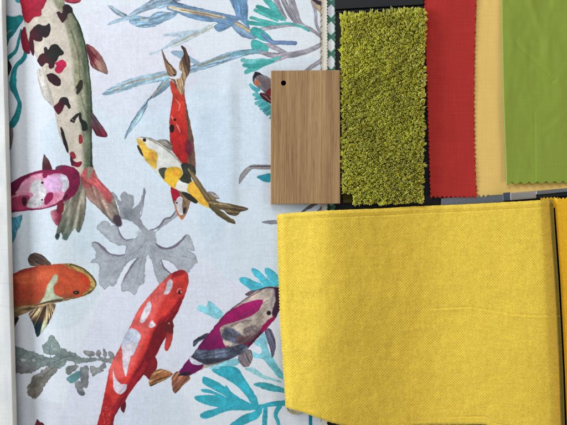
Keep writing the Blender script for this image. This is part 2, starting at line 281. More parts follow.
    S([(81, 176), (85, 188), (86, 200), (85, 215), (81, 230), (77.5, 232.5), (74.5, 228), (70, 235), (66, 239.8), (62.5, 236), (60.5, 233), (58, 239.6), (56, 238.5), (57, 229), (60, 215), (65, 201), (74, 188)], ol, col2=(112, 120, 108), g=((75, 195), (62, 236)), edge=.45, fan=(86, 166), fk=.22, fc=(158, 152, 138))
    S([(56, 239), (55.6, 235), (58, 233), (59.6, 236)], (52, 62, 66), edge=.2, soft=.7)
    S([(62, 238), (66, 233), (69, 236), (66, 240)], (78, 104, 100), edge=.2, soft=.9, op=.8)
    S([(84, 170), (93, 168), (98, 178), (105, 186), (112, 194), (117, 206), (120, 217), (121.6, 224.5), (118.5, 226.4), (112, 222), (105, 215), (96, 206), (88, 199), (84.5, 188)], (178, 138, 128), col2=(146, 136, 128), g=((95, 188), (114, 216)), edge=.45, fan=(80, 160), fk=.2, fc=(190, 170, 156))
    S([(114, 216), (120, 216), (122, 225), (118, 226.6), (113, 221.5)], (72, 58, 72), edge=.1, soft=1.2, op=.9)
    S([(80.5, 176), (83, 171), (86, 168), (90, 176), (94, 170), (97, 178), (106, 187), (112, 196), (109, 204), (100, 192), (94, 186), (89, 188), (83, 185)], (196, 88, 96), edge=.25, soft=1.1, op=.8, lin=.8, fk=.3)
    S([(88, 166), (92, 168), (91, 176), (88, 180), (87, 174)], (160, 150, 132), edge=.2, soft=.8)
    # --- magenta and pink koi
    S(t8([(8, 150), (60, 130), (88, 108), (84, 180), (74, 222), (50, 252), (25, 222), (8, 180)]), (130, 40, 68), col2=(190, 130, 140), g=((60, 216), (51, 216)), edge=.3, soft=.8)
    S(t6([(302, 85), (312, 32), (330, 50), (350, 80), (366, 120), (362, 140), (304, 145)]), (104, 84, 78), col2=(90, 40, 50), g=((46, 157), (48, 166)), edge=.45)
    k = S(t6([(-60, 300), (20, 258), (65, 240), (130, 200), (210, 165), (300, 142), (390, 138), (400, 122), (450, 108), (500, 115), (545, 140), (566, 180), (566, 235), (545, 292), (510, 332), (450, 370), (380, 400), (320, 415), (260, 424), (150, 434), (-60, 450)]), (136, 30, 78), edge=.35, mott=.14)
    S(t6([(110, 310), (150, 240), (210, 190), (290, 163), (330, 180), (400, 164), (450, 172), (484, 215), (490, 262), (462, 300), (452, 340), (420, 366), (370, 392), (300, 410), (230, 414), (178, 400), (190, 360), (180, 330)]), (206, 150, 172), clip=k, edge=.15, soft=.8)
    S(t6([(-20, 290), (65, 238), (130, 198), (206, 166), (160, 220), (125, 285), (65, 322), (-20, 350)]), (106, 18, 66), clip=k, edge=.1, soft=.5)
    S(t6([(-20, 400), (65, 350), (150, 320), (210, 330), (190, 400), (150, 424), (-20, 430)]), (160, 60, 96), clip=k, edge=.1, soft=1)
    S(t6([(215, 260), (240, 220), (285, 205), (310, 250), (330, 300), (318, 350), (290, 395), (230, 412), (190, 394), (205, 352), (228, 330), (216, 300)]), (200, 206, 208), clip=k, edge=.1, soft=.8, op=.9)
    S(t6([(310, 220), (350, 185), (420, 180), (440, 230), (430, 280), (380, 320), (340, 300)]), (206, 172, 208), clip=k, edge=0, soft=1.6, op=.9)
    S(t6([(430, 172), (465, 180), (488, 215), (486, 262), (456, 302), (434, 280), (446, 240), (430, 208)]), (212, 212, 224), clip=k, edge=.1, soft=.5)
    S(t6([(340, 310), (400, 300), (430, 330), (400, 365), (350, 395), (330, 390)]), (206, 130, 156), clip=k, edge=0, soft=1.4, op=.8)
    S(t6([(315, 345), (338, 306), (370, 298), (378, 330), (356, 365), (330, 388), (314, 372)]), (148, 26, 82), clip=k, edge=.3)
    S(t6([(300, 175), (318, 158), (334, 172), (326, 196), (308, 196)]), (148, 26, 82), clip=k, edge=.3)
    DOT(300/7.09, 150+232/7.09, 1.3, (70, 20, 50)); DOT(298/7.09, 150+353/7.09, .9, (90, 20, 60))
    S(t6([(155, 345), (170, 332), (186, 345), (187, 380), (175, 397), (158, 385)]), (74, 18, 44), edge=.2)
    S(t6([(445, 342), (465, 314), (482, 324), (470, 342), (452, 354)]), (84, 18, 52), edge=.2)
    ST(t6([(-20, 370, 1), (65, 342, 1.6), (130, 318, 2.2), (190, 305, 2), (222, 318, 4)]), (206, 136, 160), edge=.15)
    S(t6([(395, 122), (440, 105), (432, 132), (402, 138)]), (110, 70, 84), edge=.4)
    S([(58, 203), (62, 200), (64, 204), (63, 212), (57, 212)], (120, 36, 60), edge=.3)
    # --- orange koi
    c1 = lambda p: T(0, 230, 5.3, p); c2 = lambda p: T(0, 290, 5.3, p)
    S(c1([(148, 150), (160, 130), (185, 120), (215, 128), (245, 150), (272, 184), (240, 196), (200, 192), (165, 188), (151, 170)]), (98, 78, 70), edge=.5, lin=.5, fk=.6)
    for q in range(4): ST(c1([(170+q*16, 135+q*5, .5), (185+q*14, 160+q*4, .8), (205+q*14, 180+q*2, .5)]), (48, 38, 40), edge=0, op=.8)
    S(c2([(152, 130), (190, 100), (285, 72), (290, 100), (270, 150), (236, 210), (200, 248), (190, 236), (175, 180)]), (122, 92, 72), col2=(26, 66, 80), g=((38, 316), (38, 328)), edge=.45, fan=(48, 296), fk=.6, fc=(176, 168, 130))
    S(c2([(40, 150), (98, 144), (84, 185), (66, 216), (30, 230)]), (62, 42, 42), edge=.3)
    k = S(c1([(-30, 262), (20, 250), (65, 234), (120, 210), (200, 190), (270, 184), (350, 178), (400, 184), (450, 208), (490, 244), (510, 282), (500, 312), (470, 340), (410, 360), (330, 378), (260, 394), (200, 412), (140, 438), (65, 470), (-30, 500)]), (200, 92, 58), col2=(172, 76, 54), g=((60, 280), (12, 290)), edge=.35, mott=.1)
    S(c1([(-30, 400), (65, 372), (160, 372), (230, 360), (330, 340), (400, 350), (330, 390), (65, 440), (-30, 470)]), (150, 84, 58), clip=k, edge=0, soft=1.8, op=.7)
    S(c1([(80, 250), (180, 226), (260, 216), (300, 240), (240, 262), (120, 290)]), (216, 116, 78), clip=k, edge=0, soft=2.2, op=.6)
    ST(c1([(-20, 262, 3), (120, 216, 3), (200, 198, 2)]), (140, 52, 46), clip=k, edge=0, soft=1, op=.6)
    S(c1([(330, 178), (370, 172), (420, 186), (480, 220), (520, 270), (512, 330), (450, 352), (440, 340), (470, 316), (478, 280), (462, 248), (428, 226), (380, 205)]), (176, 152, 92), clip=k, edge=.2, soft=1, lin=.6, fk=.3)
    S(c1([(428, 226), (462, 248), (478, 280), (464, 305), (440, 280), (420, 250)]), (206, 78, 44), clip=k, edge=0, soft=1)
    ST(c1([(370, 182, 1.2), (430, 200, 1.6), (480, 235, 1.8), (508, 280, 2), (498, 316, 1.6), (440, 350, 1)]), (84, 72, 56), clip=k, edge=0, soft=.5, op=.9)
    S(c1([(286, 240), (302, 236), (308, 250), (300, 278), (284, 304), (294, 345), (336, 362), (290, 382), (200, 396), (212, 384), (236, 345), (246, 305), (264, 272)]), (182, 192, 166), clip=k, edge=.2, soft=.7)
    S(c1([(-30, 440), (65, 410), (130, 400), (200, 392), (262, 374), (330, 364), (410, 356), (420, 372), (200, 430), (65, 480), (-30, 500)]), (138, 116, 84), clip=k, edge=.2, soft=.8, lin=-.2, fk=.4)
    ST(c2([(180, 84, .8), (250, 66, 1.4), (330, 54, 1)]), (60, 50, 44), clip=k, edge=0, op=.8)
    scales(k, 0.05, 2.8, .04)
    S(c1([(388, 328), (404, 320), (420, 329), (412, 341), (394, 340)]), (50, 36, 34), edge=.2); DOT(402/5.3, 230+331/5.3, .7, (150, 130, 90))
    # --- grey green weed
    w1 = lambda p: T(0, 345, 5.3, p); wk = dict(edge=.6, ew=.6, ecol=(70, 76, 82), mott=.14, jag=2.1)
    S(w1([(-40, 0), (75, 10), (140, 24), (200, 48), (262, 66), (292, 58), (240, 46), (226, 26), (228, 0), (250, -16), (262, -48), (285, -44), (305, -20), (320, 12), (350, 26), (410, 52), (440, 70), (480, 66), (520, 72), (530, 84), (470, 92), (440, 96), (400, 98), (362, 84), (340, 110), (300, 132), (260, 118), (220, 116), (190, 136), (150, 150), (75, 150), (-40, 154)]), (134, 148, 146), col2=(126, 122, 124), g=((26, 356), (20, 374)), **wk)
    S(w1([(226, 130), (250, 118), (300, 116), (302, 142), (262, 182), (236, 216), (224, 250), (204, 276), (170, 282), (147, 256), (144, 226), (168, 192), (176, 168), (208, 148)]), (122, 116, 108), col2=(140, 140, 136), g=((32, 395), (52, 370)), **wk)
    for q in range(9):
        x = 70+q*34; ST(w1([(x, 78+4*math.sin(q), .8), (x+24, 74+5*math.cos(q*2), .5)]), (96, 108, 110), edge=0, op=.6, rough=1.2)
    for p in ([(270, 66, .8), (262, 30, .8), (270, -10, .4)], [(270, 40, .5), (246, 20, .4)], [(268, 20, .5), (290, 4, .4)], [(290, 90, .8), (350, 62, .6), (400, 60, .3)], [(280, 120, .7), (220, 180, .7), (180, 250, .4)], [(225, 175, .5), (200, 176, .3)], [(210, 205, .5), (228, 215, .3)], [(446, 130, .6), (448, 200, .6), (432, 240, .3)]):
        ST(w1(p), (84, 92, 96), edge=0, op=.7, rough=1)
    S(w1([(105, 76), (125, 72), (140, 80), (120, 86)]), (190, 196, 204), edge=0); S(w1([(168, 78), (180, 74), (188, 82), (176, 88)]), (190, 196, 204), edge=0)
    for p in ([(446, 32), (470, 26), (495, 34), (502, 52), (478, 60), (450, 50)], [(512, 34), (524, 30), (538, 40), (532, 62), (512, 56)], [(545, 24), (562, 26), (568, 60), (550, 64)], [(572, 34), (596, 40), (608, 66), (580, 66)], [(520, 66), (560, 66), (640, 78), (600, 96), (540, 88)],
              [(348, 122), (398, 104), (412, 120), (366, 156), (350, 146)], [(476, 106), (500, 116), (522, 120), (552, 92), (562, 120), (520, 150), (490, 160), (478, 135)]):
        S(w1(p), (140, 142, 142), **wk)
    S(w1([(356, 172), (420, 138), (436, 160), (388, 202), (360, 192)]), (112, 158, 164), edge=.35)
    S(w1([(430, 118), (466, 113), (470, 180), (460, 222), (442, 228), (450, 260), (430, 266), (412, 246), (398, 214), (402, 194), (430, 190), (424, 150)]), (136, 140, 142), **wk)
    S(w1([(408, 236), (430, 244), (450, 256), (432, 268), (414, 256)]), (80, 88, 100), edge=0, soft=.7, op=.6)
    S([(34, 430), (36, 421.5), (37.5, 419.5), (40, 422), (43, 423), (45, 430)], (110, 40, 60), edge=.4)
    # --- red koi, vertical, near the top
    f1 = lambda p: T(130, 45, 7.09, p); f2 = lambda p: T(130, 95, 7.09, p); g1 = lambda p: T(130, 130, 7.09, p); g2 = lambda p: T(165, 165, 5.97, p)
    k = S([(170.8, 80), (172, 86), (172.4, 98), (170.5, 112), (169.5, 125), (169.8, 138), (172, 150), (178, 158), (184, 168), (194.5, 170), (195, 156), (193.5, 140), (190.5, 125), (187.5, 110), (185, 98), (184.6, 90), (183, 86), (177, 86)], (206, 70, 56), col2=(186, 44, 46), g=((178, 100), (180, 145)), edge=.35, mott=.12)
    S([(181, 70), (184, 90), (185, 105), (187, 125), (188, 145), (189, 170), (200, 170), (196, 120), (190, 70)], (112, 84, 70), clip=k, edge=0, soft=1., lin=1.4, fk=.3)
    S([(185, 142), (189, 140), (193, 148), (190, 155), (186, 152)], (104, 36, 62), clip=k, edge=0, soft=1.6, op=.8)
    S(f1([(222, 30), (232, 44), (262, 108), (300, 148), (330, 188), (326, 214), (300, 224), (274, 212), (254, 165), (238, 105)]), (160, 128, 100), edge=.5, lin=1., fk=.4)
    S(f1([(360, 8), (382, 12), (408, 55), (426, 120), (422, 190), (402, 232), (388, 262), (380, 350), (345, 330), (310, 262), (280, 232), (330, 226), (372, 196), (348, 170), (352, 120), (382, 62)]), (162, 138, 112), col2=(84, 64, 56), g=((180, 70), (190, 66)), edge=.5, lin=1.35, fk=.5)
    S(f1([(282, 262), (300, 262), (322, 296), (345, 350), (320, 372), (296, 340)]), (196, 74, 62), edge=.1, soft=.7)
    S(f1([(272, 222), (300, 226), (330, 222), (362, 205), (350, 235), (320, 242), (292, 236)]), (214, 220, 228), edge=.1)
    DOT(130+316/7.09, 45+211/7.09, 1.1, (40, 38, 44))
    S(f2([(284, 216), (305, 208), (314, 236), (306, 264), (284, 256)]), (34, 28, 32), edge=0); DOT(130+318/7.09, 95+175/7.09, 1.3, (40, 24, 30))
    ST(f2([(325, 30, 1.2), (352, 70, 1.6), (342, 110, 1.2)]), (226, 150, 130), edge=0, op=.7); ST(f2([(328, 208, .8), (342, 230, 1.8), (356, 262, .8)]), (230, 170, 160), edge=0, op=.8); ST(f2([(296, 150), (302, 168)]), (226, 190, 190), 1, edge=0, op=.8)
    # its head below the yellow koi
    k = S(g2([(40, 130), (70, 148), (130, 168), (152, 196), (152, 225), (135, 272), (112, 320), (96, 324), (76, 296), (60, 252), (40, 190)]), (152, 124, 100), edge=.4, lin=1.2, fk=.3)
    S(g2([(36, 130), (70, 148), (88, 180), (76, 212), (50, 208), (36, 170)]), (168, 30, 58), edge=.2)
    S(g2([(62, 216), (86, 188), (104, 200), (102, 250), (108, 284), (96, 300), (76, 286), (60, 250)]), (208, 206, 212), clip=k, edge=0, soft=.6)
    ST(g2([(62, 240, .8), (74, 284, 1.5), (96, 318, 2), (112, 316, 1.6)]), (206, 124, 76), clip=k, edge=0, soft=.5); DOT(165+70/5.97, 165+226/5.97, .9, (40, 40, 44))
    S(g2([(108, 262), (128, 256), (120, 286), (108, 290)]), (60, 46, 44), edge=0, soft=.5)
    # --- yellow and white koi
    S(g1([(192, 76), (240, 66), (275, 78), (298, 108), (298, 148), (260, 128), (220, 102)]), (132, 128, 122), edge=.4, lin=.6, fk=.4)
    S(g2([(252, 160), (290, 163), (324, 195), (318, 204), (280, 192)]), (150, 146, 146), edge=.45, lin=.5, fk=.4)
    k = S([(136.5, 138.5), (140, 137), (148, 138), (158, 142), (167, 148.5), (174, 154), (182, 163), (190, 172), (198, 183), (207, 192), (215, 199), (211, 207.5), (203, 206), (194, 200), (185, 194), (175, 189), (167, 183.5), (160, 177), (151.5, 167.5), (143, 157), (138.5, 146)], (218, 220, 216), edge=.35, ew=.8, ecol=(140, 132, 112), mott=.05)
    S(g1([(50, 62), (95, 80), (130, 130), (165, 142), (198, 176), (192, 232), (178, 276), (130, 236), (96, 192), (60, 118)]), (222, 184, 84), clip=k, edge=.1, soft=1.)
    S(g1([(130, 160), (165, 165), (170, 205), (145, 220)]), (222, 158, 62), clip=k, edge=0, soft=1.6, op=.7)
    S(g1([(245, 310), (270, 268), (340, 264), (370, 290), (366, 330), (332, 370), (312, 415), (258, 380), (238, 350)]), (228, 182, 60), clip=k, edge=.15, soft=.5)
    DOT(130+318/7.09, 130+310/7.09, 2.6, (222, 146, 60), soft=1.6, edge=0, op=.7)
    S(g1([(206, 276), (262, 267), (246, 300), (242, 348), (216, 322)]), (86, 92, 76), edge=.4)
    S(g1([(362, 245), (400, 233), (462, 265), (462, 322), (432, 330), (440, 372), (400, 378), (352, 352), (376, 310)]), (62, 66, 56), edge=.3, mott=.2)
    ST(g1([(412, 275), (440, 330)]), (180, 176, 160), .9, edge=0, op=.8)
    ST(g1([(130, 62), (200, 100), (290, 162), (366, 236)]), (150, 142, 130), 1.5, edge=0, soft=.6, op=.7)
    S(g2([(132, 142), (158, 98), (200, 126), (240, 180), (280, 250), (220, 240), (180, 204), (150, 174)]), (224, 180, 70), clip=k, edge=.1, soft=.6)
    S(g2([(98, 164), (140, 168), (194, 214), (182, 228), (130, 202)]), (52, 54, 46), edge=.3)
    S(g2([(145, 18), (200, 88), (252, 162), (304, 204), (300, 256), (262, 232), (206, 150), (156, 70)]), (130, 112, 84), edge=.4, soft=.5, lin=.9, fk=.4)
    S(g2([(262, 210), (330, 222), (400, 235), (486, 254), (492, 268), (452, 280), (430, 302), (380, 296), (345, 268), (300, 262), (270, 256)]), (132, 116, 88), col2=(104, 88, 66), g=((215, 200), (245, 210)), edge=.5, lin=.15, fk=.6)
    S(g2([(262, 240), (320, 262), (370, 300), (416, 334), (416, 352), (380, 342), (330, 312), (280, 268)]), (112, 100, 72), edge=.5, lin=.6, fk=.4)
    S(g1([(48, 108), (66, 118), (92, 170), (90, 188), (65, 152)]), (58, 60, 52), edge=.2)
    DOT(130+103/7.09, 130+70/7.09, 1.8, (36, 38, 40)); ST(g1([(75, 52), (130, 56), (196, 82)]), (110, 96, 84), .8, edge=0, op=.7)
    # --- red koi, centre
    r1 = lambda p: T(95, 265, 5.3, p); r2 = lambda p: T(85, 345, 5.3, p); r3 = lambda p: T(140, 310, 7.09, p)
    S(r2([(312, 150), (345, 80), (370, 62), (384, 95), (376, 130), (345, 182), (322, 166)]), (128, 32, 42), edge=.35)
    S(r2([(195, 310), (208, 286), (216, 320), (206, 362), (190, 340)]), (112, 30, 40), edge=.35)
    S(r2([(126, 150), (132, 122), (146, 114), (154, 150), (142, 190)]), (160, 46, 50), edge=.35)
    S(r2([(340, 190), (358, 150), (390, 128), (430, 134), (464, 154), (440, 176), (390, 202), (350, 220), (339, 208)]), (190, 140, 96), edge=.5, ecol=(84, 96, 78), lin=-.4, fk=.6)
    ST(r2([(370, 180), (410, 160), (450, 158)]), (200, 104, 60), 1.8, edge=0, op=.7, soft=.7)
    S(r2([(460, 170), (490, 140), (548, 160), (556, 182), (520, 216), (480, 256), (465, 236), (460, 200)]), (148, 100, 78), edge=.5, lin=-.9, fk=.6)
    k = S([(170.5, 274), (176, 271.3), (182.7, 269.8), (187.3, 273.5), (188.4, 282), (185.6, 293.3), (181, 304.6), (177, 314), (172.4, 321.6), (168, 333), (161.4, 345), (155, 357), (143.5, 375), (134, 387), (125.6, 400), (116, 414), (113, 425), (108, 450), (92, 450), (97.3, 425), (101, 411), (104.8, 392), (109.5, 369.5), (114, 358), (119, 349), (129, 329), (138.4, 310), (151.6, 293.3), (161, 283)], (204, 66, 60), edge=.3, mott=.1)
    S([(150, 285), (172, 276), (170, 290), (160, 305), (152, 325), (142, 345), (130, 372), (112, 380), (108, 360), (120, 340), (135, 305)], (222, 110, 106), clip=k, edge=0, soft=3, op=.85)
    S([(178, 300), (184, 296), (176, 318), (168, 335), (150, 368), (130, 395), (118, 420), (114, 450), (100, 450), (106, 420), (118, 400), (132, 376), (146, 350), (158, 322), (168, 314)], (142, 30, 44), clip=k, edge=0, soft=2.2, lin=-1., fk=.3)
    S([(104, 395), (112, 400), (108, 430), (94, 432)], (178, 44, 48), clip=k, edge=0, soft=2)
    S([(176, 268), (184, 268), (184, 274), (176, 277), (171, 279)], (140, 34, 46), clip=k, edge=0, soft=1.4, op=.8)
    scales(k, -1.05, 2.7, .02)
    wh = (214, 208, 220)
    S(r1([(383, 92), (405, 75), (412, 110), (392, 150), (364, 157), (375, 128)]), wh, edge=.1, ecol=(200, 120, 120))
    DOT(95+366/5.3, 265+118/5.3, 1.8, (208, 92, 88), soft=.8, edge=0)
    S(r1([(285, 193), (300, 214), (286, 265), (252, 308), (238, 295), (258, 240)]), wh, edge=.1)
    S(r1([(284, 326), (300, 294), (322, 318), (302, 332)]), wh, edge=.1)
    S(r1([(176, 344), (215, 342), (242, 374), (228, 420), (200, 480), (168, 460), (140, 430)]), (196, 204, 222), edge=.12)
    S([(123, 346), (136, 343), (131, 356), (127.5, 370), (125.5, 377), (123, 368), (122.4, 356)], wh, edge=.12)
    S(r2([(150, 130), (160, 172), (188, 204), (222, 210), (216, 240), (186, 262), (155, 242), (148, 190)]), wh, edge=.12)
    for q in range(5): ST(r2([(186+q*8, 252-q*6), (204+q*5, 212)]), (160, 120, 130), .4, edge=0, op=.6)
    for q in range(26): DOT(103+rng.rand()*8, 404+rng.rand()*20, .5, (226, 150, 140), edge=0, op=.6)
    DOT(95+450/5.3, 265+146/5.3, 1.7, (36, 22, 28), soft=.5); DOT(95+456/5.3, 265+144/5.3, .8, (206, 196, 200)); ST([(177, 292), (178.2, 289), (181, 288.4)], (230, 190, 190), .6, edge=0)
    S(r3([(70, 240), (108, 132), (158, 88), (185, 92), (182, 140), (160, 212), (112, 308), (62, 362), (40, 350)]), (126, 26, 40), clip=k, edge=.25, soft=.7)
    S(r3([(176, 92), (205, 76), (236, 88), (236, 150), (226, 220), (206, 276), (186, 290), (174, 270), (182, 200), (178, 140)]), (110, 38, 42), col2=(196, 70, 66), g=((168, 328), (167, 346)), edge=.4)
    DOT(140+206/7.09, 310+95/7.09, .9, (200, 130, 120), edge=0)
    # --- turquoise weed, right and bottom
    tu = (84, 182, 202); pt = (142, 206, 220); tu2 = (62, 172, 190)
    u1 = lambda p: T(170, 255, 4.725, p); u2 = lambda p: T(180, 350, 5.155, p); u3 = lambda p: T(200, 310, 6.3, p)
    S(u1([(328, 112), (350, 104), (400, 124), (440, 138), (490, 155), (400, 170), (370, 156), (334, 130)]), tu, edge=.15)
    S(u1([(384, 70), (402, 64), (432, 84), (470, 126), (500, 152), (440, 142), (400, 100)]), tu, edge=.15)
    S(u1([(448, 66), (470, 64), (506, 92), (530, 150), (480, 154), (455, 100)]), tu, edge=.15)
    ST(u1([(440, 142), (405, 105)]), (190, 206, 222), .8, edge=0); ST(u1([(468, 118), (452, 90)]), (190, 206, 222), .8, edge=0)
    S(u1([(128, 252), (148, 234), (172, 246), (178, 222), (190, 220), (212, 236), (252, 276), (226, 302), (180, 284), (140, 266)]), pt, edge=.12)
    S(u3([(395, 130), (420, 190), (430, 250), (470, 320), (520, 400), (540, 440), (490, 420), (440, 360), (395, 310), (340, 300), (325, 260), (380, 280), (386, 240), (340, 210), (380, 170)]), pt, edge=.1, col2=(112, 192, 206), g=((262, 345), (280, 372)))
    S(u3([(60, 370), (100, 340), (220, 305), (250, 320), (230, 350), (140, 362)]), pt, edge=.1)
    ST(u2([(340, 98, 2), (380, 108, 5), (420, 134, 4), (470, 150, 2.5), (520, 165, 2)]), (150, 206, 214), edge=.12)
    S(u2([(378, 178), (400, 168), (440, 168), (490, 182), (550, 204), (550, 222), (470, 212), (410, 194)]), (72, 170, 182), edge=.2)
    S(u2([(163, 106), (176, 96), (200, 96), (215, 84), (290, 90), (322, 130), (360, 188), (392, 240), (404, 288), (372, 280), (356, 262), (345, 240), (300, 192), (240, 152), (190, 126)]), tu2, edge=.15)
    S(u2([(120, 138), (160, 148), (200, 168), (232, 192), (236, 182), (272, 222), (330, 260), (400, 292), (410, 306), (350, 312), (270, 312), (222, 322), (150, 352), (112, 352), (104, 334), (128, 318), (170, 305), (194, 296), (130, 280), (80, 256), (82, 238), (140, 232), (182, 234), (160, 226), (116, 217), (110, 204), (150, 205), (252, 248), (200, 220), (140, 186), (114, 165)]), tu2, edge=.15, mott=.08)
    ST(u2([(390, 296, 5), (430, 290, 4), (470, 280, 4.5), (570, 270, 6)]), tu2, edge=.12)
    ST(u2([(415, 300, 5), (390, 335, 8), (330, 360, 9), (270, 395, 6)]), tu2, edge=.12)
    ST(u2([(442, 296, 3.5), (438, 340, 5), (436, 400, 4.5), (440, 460, 4)]), tu2, edge=.12)
    ST(u2([(516, 285, 5), (492, 335, 4), (508, 380, 3.5), (500, 450, 3)]), tu2, edge=.12)
    ST([(310.5, 395, 3), (311, 410, 4), (310.5, 420, 3.4), (311, 450, 3)], (24, 132, 158), edge=.12)
    # --- purple koi
    p1 = lambda p: T(190, 275, 5.67, p)
    S(u3([(408, 132), (435, 116), (456, 140), (476, 210), (466, 280), (450, 302), (444, 250), (420, 182)]), (112, 112, 136), edge=.5, lin=1.2, fk=.5)
    S(u3([(243, 290), (290, 252), (322, 254), (330, 300), (312, 352), (280, 360), (248, 332)]), (138, 128, 134), edge=.4, lin=1.1, fk=.4)
    S(r3([(374, 242), (388, 210), (440, 178), (484, 162), (476, 190), (420, 226), (384, 262)]), (92, 96, 116), edge=.4, lin=-.5, fk=.5)
    S(p1([(312, 112), (340, 90), (380, 84), (440, 66), (500, 70), (400, 92), (345, 118)]), (110, 92, 104), edge=.4)
    k = S([(295, 290), (278, 286.5), (270, 287), (262, 289), (255, 292), (246, 298), (236, 305), (226, 313), (218, 322), (212, 330), (204, 339), (196, 350), (188, 360), (181, 369), (178, 374.5), (184, 376), (191.6, 375), (203, 369), (219, 364), (236, 356.5), (244, 352), (252, 344), (262, 333.5), (269, 326), (276.4, 317), (283, 305), (296, 300)], (186, 174, 164), edge=.35, mott=.14)
    S(p1([(112, 316), (170, 260), (210, 214), (270, 178), (330, 154), (408, 140), (402, 180), (372, 216), (300, 252), (240, 272), (198, 282), (170, 304), (176, 340), (192, 392), (200, 430), (20, 430), (50, 376), (92, 346)]), (164, 30, 108), clip=k, edge=.25, ecol=(106, 16, 80), col2=(118, 16, 90), g=((220, 322), (200, 345)))
    S(p1([(180, 332), (200, 304), (240, 304), (292, 340), (304, 378), (262, 388), (200, 368), (178, 350)]), (92, 96, 112), clip=k, edge=.15, soft=1.2, mott=.3)
    S(p1([(300, 312), (360, 288), (402, 308), (384, 342), (320, 352)]), (142, 128, 128), clip=k, edge=.15, soft=1.4, mott=.3)
    S(p1([(270, 345), (340, 350), (400, 310), (410, 330), (350, 390), (280, 400)]), (112, 84, 88), clip=k, edge=0, soft=1.4, mott=.2)
    S(u3([(160, 226), (215, 232), (272, 212), (340, 196), (360, 190), (300, 242), (252, 266), (200, 252)]), (156, 26, 88), clip=k, edge=.15, soft=.6)
    S(u3([(230, 290), (250, 262), (290, 235), (340, 180), (388, 128), (420, 112), (440, 150), (330, 230), (280, 280)]), (74, 24, 58), clip=k, edge=0, soft=1.2, op=.9)
    S(p1([(402, 306), (440, 258), (500, 228), (520, 240), (450, 300), (412, 330)]), (148, 24, 82), clip=k, edge=.15, soft=.7)
    S(p1([(476, 72), (510, 78), (560, 100), (560, 300), (490, 244), (470, 236), (466, 200), (484, 150)]), (62, 34, 60), clip=k, edge=0, soft=1)
    ST(p1([(430, 90), (470, 80), (475, 110), (462, 150), (460, 190)]), (136, 130, 142), 2, clip=k, edge=0, soft=1, op=.7)
    for p in ([(222, 330, 1), (236, 324, 1.6), (252, 320, .8)], [(232, 345, 1), (246, 338, 1.6), (262, 326, .8)], [(240, 318, .8), (256, 308, 1.4), (268, 300, .6)], [(205, 345, .8), (216, 337, 1.4), (222, 330, .6)]):
        ST(p, (84, 66, 84), clip=k, edge=0, soft=.8, op=.55, rough=1.4)
    ST([(196, 350, 1), (212, 331, 1.2), (226, 314, 1.2), (246, 299, 1), (262, 290, .8)], (70, 40, 66), clip=k, edge=0, soft=.5, op=.6)
    DOT(190+447/5.67, 275+216/5.67, 2.2, (30, 22, 30), soft=.6); DOT(190+412/5.67, 275+240/5.67, 1.5, (190, 140, 124), soft=1, edge=0, op=.7)
    ST(p1([(390, 84), (440, 72), (500, 76)]), (52, 40, 52), 1.4, clip=k, edge=0, soft=.6)
    S(r3([(350, 300), (400, 278), (480, 284), (600, 268), (740, 240), (760, 300), (640, 345), (560, 366), (480, 388), (430, 372), (376, 340)]), (90, 98, 116), clip=k, edge=.2, soft=.6, mott=.3, lin=-.15, fk=.3)
    S(r3([(360, 320), (420, 345), (560, 340), (640, 345), (500, 390), (430, 372)]), (52, 52, 66), clip=k, edge=0, soft=1.2, op=.8)
    S(r3([(270, 430), (305, 382), (350, 318), (376, 340), (430, 372), (450, 400), (400, 440), (320, 470)]), (114, 18, 90), clip=k, edge=.15)
    S(r3([(348, 326), (368, 338), (418, 366), (446, 384), (392, 390), (356, 368)]), (204, 208, 220), edge=.15)
    ST([(179, 375, 1.5), (184, 374, 3), (190, 373, 2)], (46, 38, 50), edge=0, soft=.7)
    # selvedge: the last few millimetres are undyed cream
    w = (slice(0, NH), slice(0, NW)); e = smoothstep(321.6, 323.4, XX+WX*1.4)*.85
    IMG[:] = IMG*(1-e[..., None])+np.array((222, 216, 204), np.float32)*e[..., None]
    per = 6.05
    for j in range(int((PY1-PY0)/per)):
        y = PY0+per*j+2.2
        ST([(321.2, y+1.4), (323.6, y-.6)], (112, 96, 96), 1.3, edge=0, op=.75, soft=.5)
    g = IMG.mean(-1, keepdims=True); IMG[:] = 228*np.power(np.clip((g+(IMG-g)*.98)/228, 0.001, 1.2), 1.15)
    IMG[:] *= (1+.05*N_HI+.03*N_LO)[..., None]
    return IMG
# ---------------------------------------------------------------- the scene: samples laid out on a table, 1 px of the photo = 1 mm
import bpy, bmesh, random
from mathutils import Vector, noise
random.seed(3)
SC = bpy.context.scene; COL = SC.collection
CAMH = 800.0                                     # mm from table to lens
def P(px, py, z=0.0):
    """table position (metres) of a point z mm above the table that lies at (px, py) on the plan"""
    k = (CAMH-z)/CAMH
    return ((px-283.5)*k*.001, -(py-212.5)*k*.001, z*.001)
def PA(px, py, z):
    k = (CAMH-z)/CAMH
    return np.stack([(px-283.5)*k*.001, -(py-212.5)*k*.001, z*.001], -1).astype(np.float32)
def lin(c):
    c = np.asarray(c, np.float32)/255
    return np.where(c <= .04045, c/12.92, ((c+.055)/1.055)**2.4)
def tag(o, label=None, cat=None, group=None, kind=None):
    if label: o['label'] = label
    if cat: o['category'] = cat
    if group: o['group'] = group
    if kind: o['kind'] = kind
    return o
def empty(name, loc):
    o = bpy.data.objects.new(name, None); COL.objects.link(o); o.location = loc; o.empty_display_size = .01
    return o
def link(name, me, mat, parent=None, smooth=True):
    o = bpy.data.objects.new(name, me); COL.objects.link(o)
    if mat: me.materials.append(mat)
    if parent:
        o.parent = parent; me.transform(__import__('mathutils').Matrix.Translation(-Vector(parent.location)))
    me.polygons.foreach_set('use_smooth', [smooth]*len(me.polygons)); me.update()
    return o
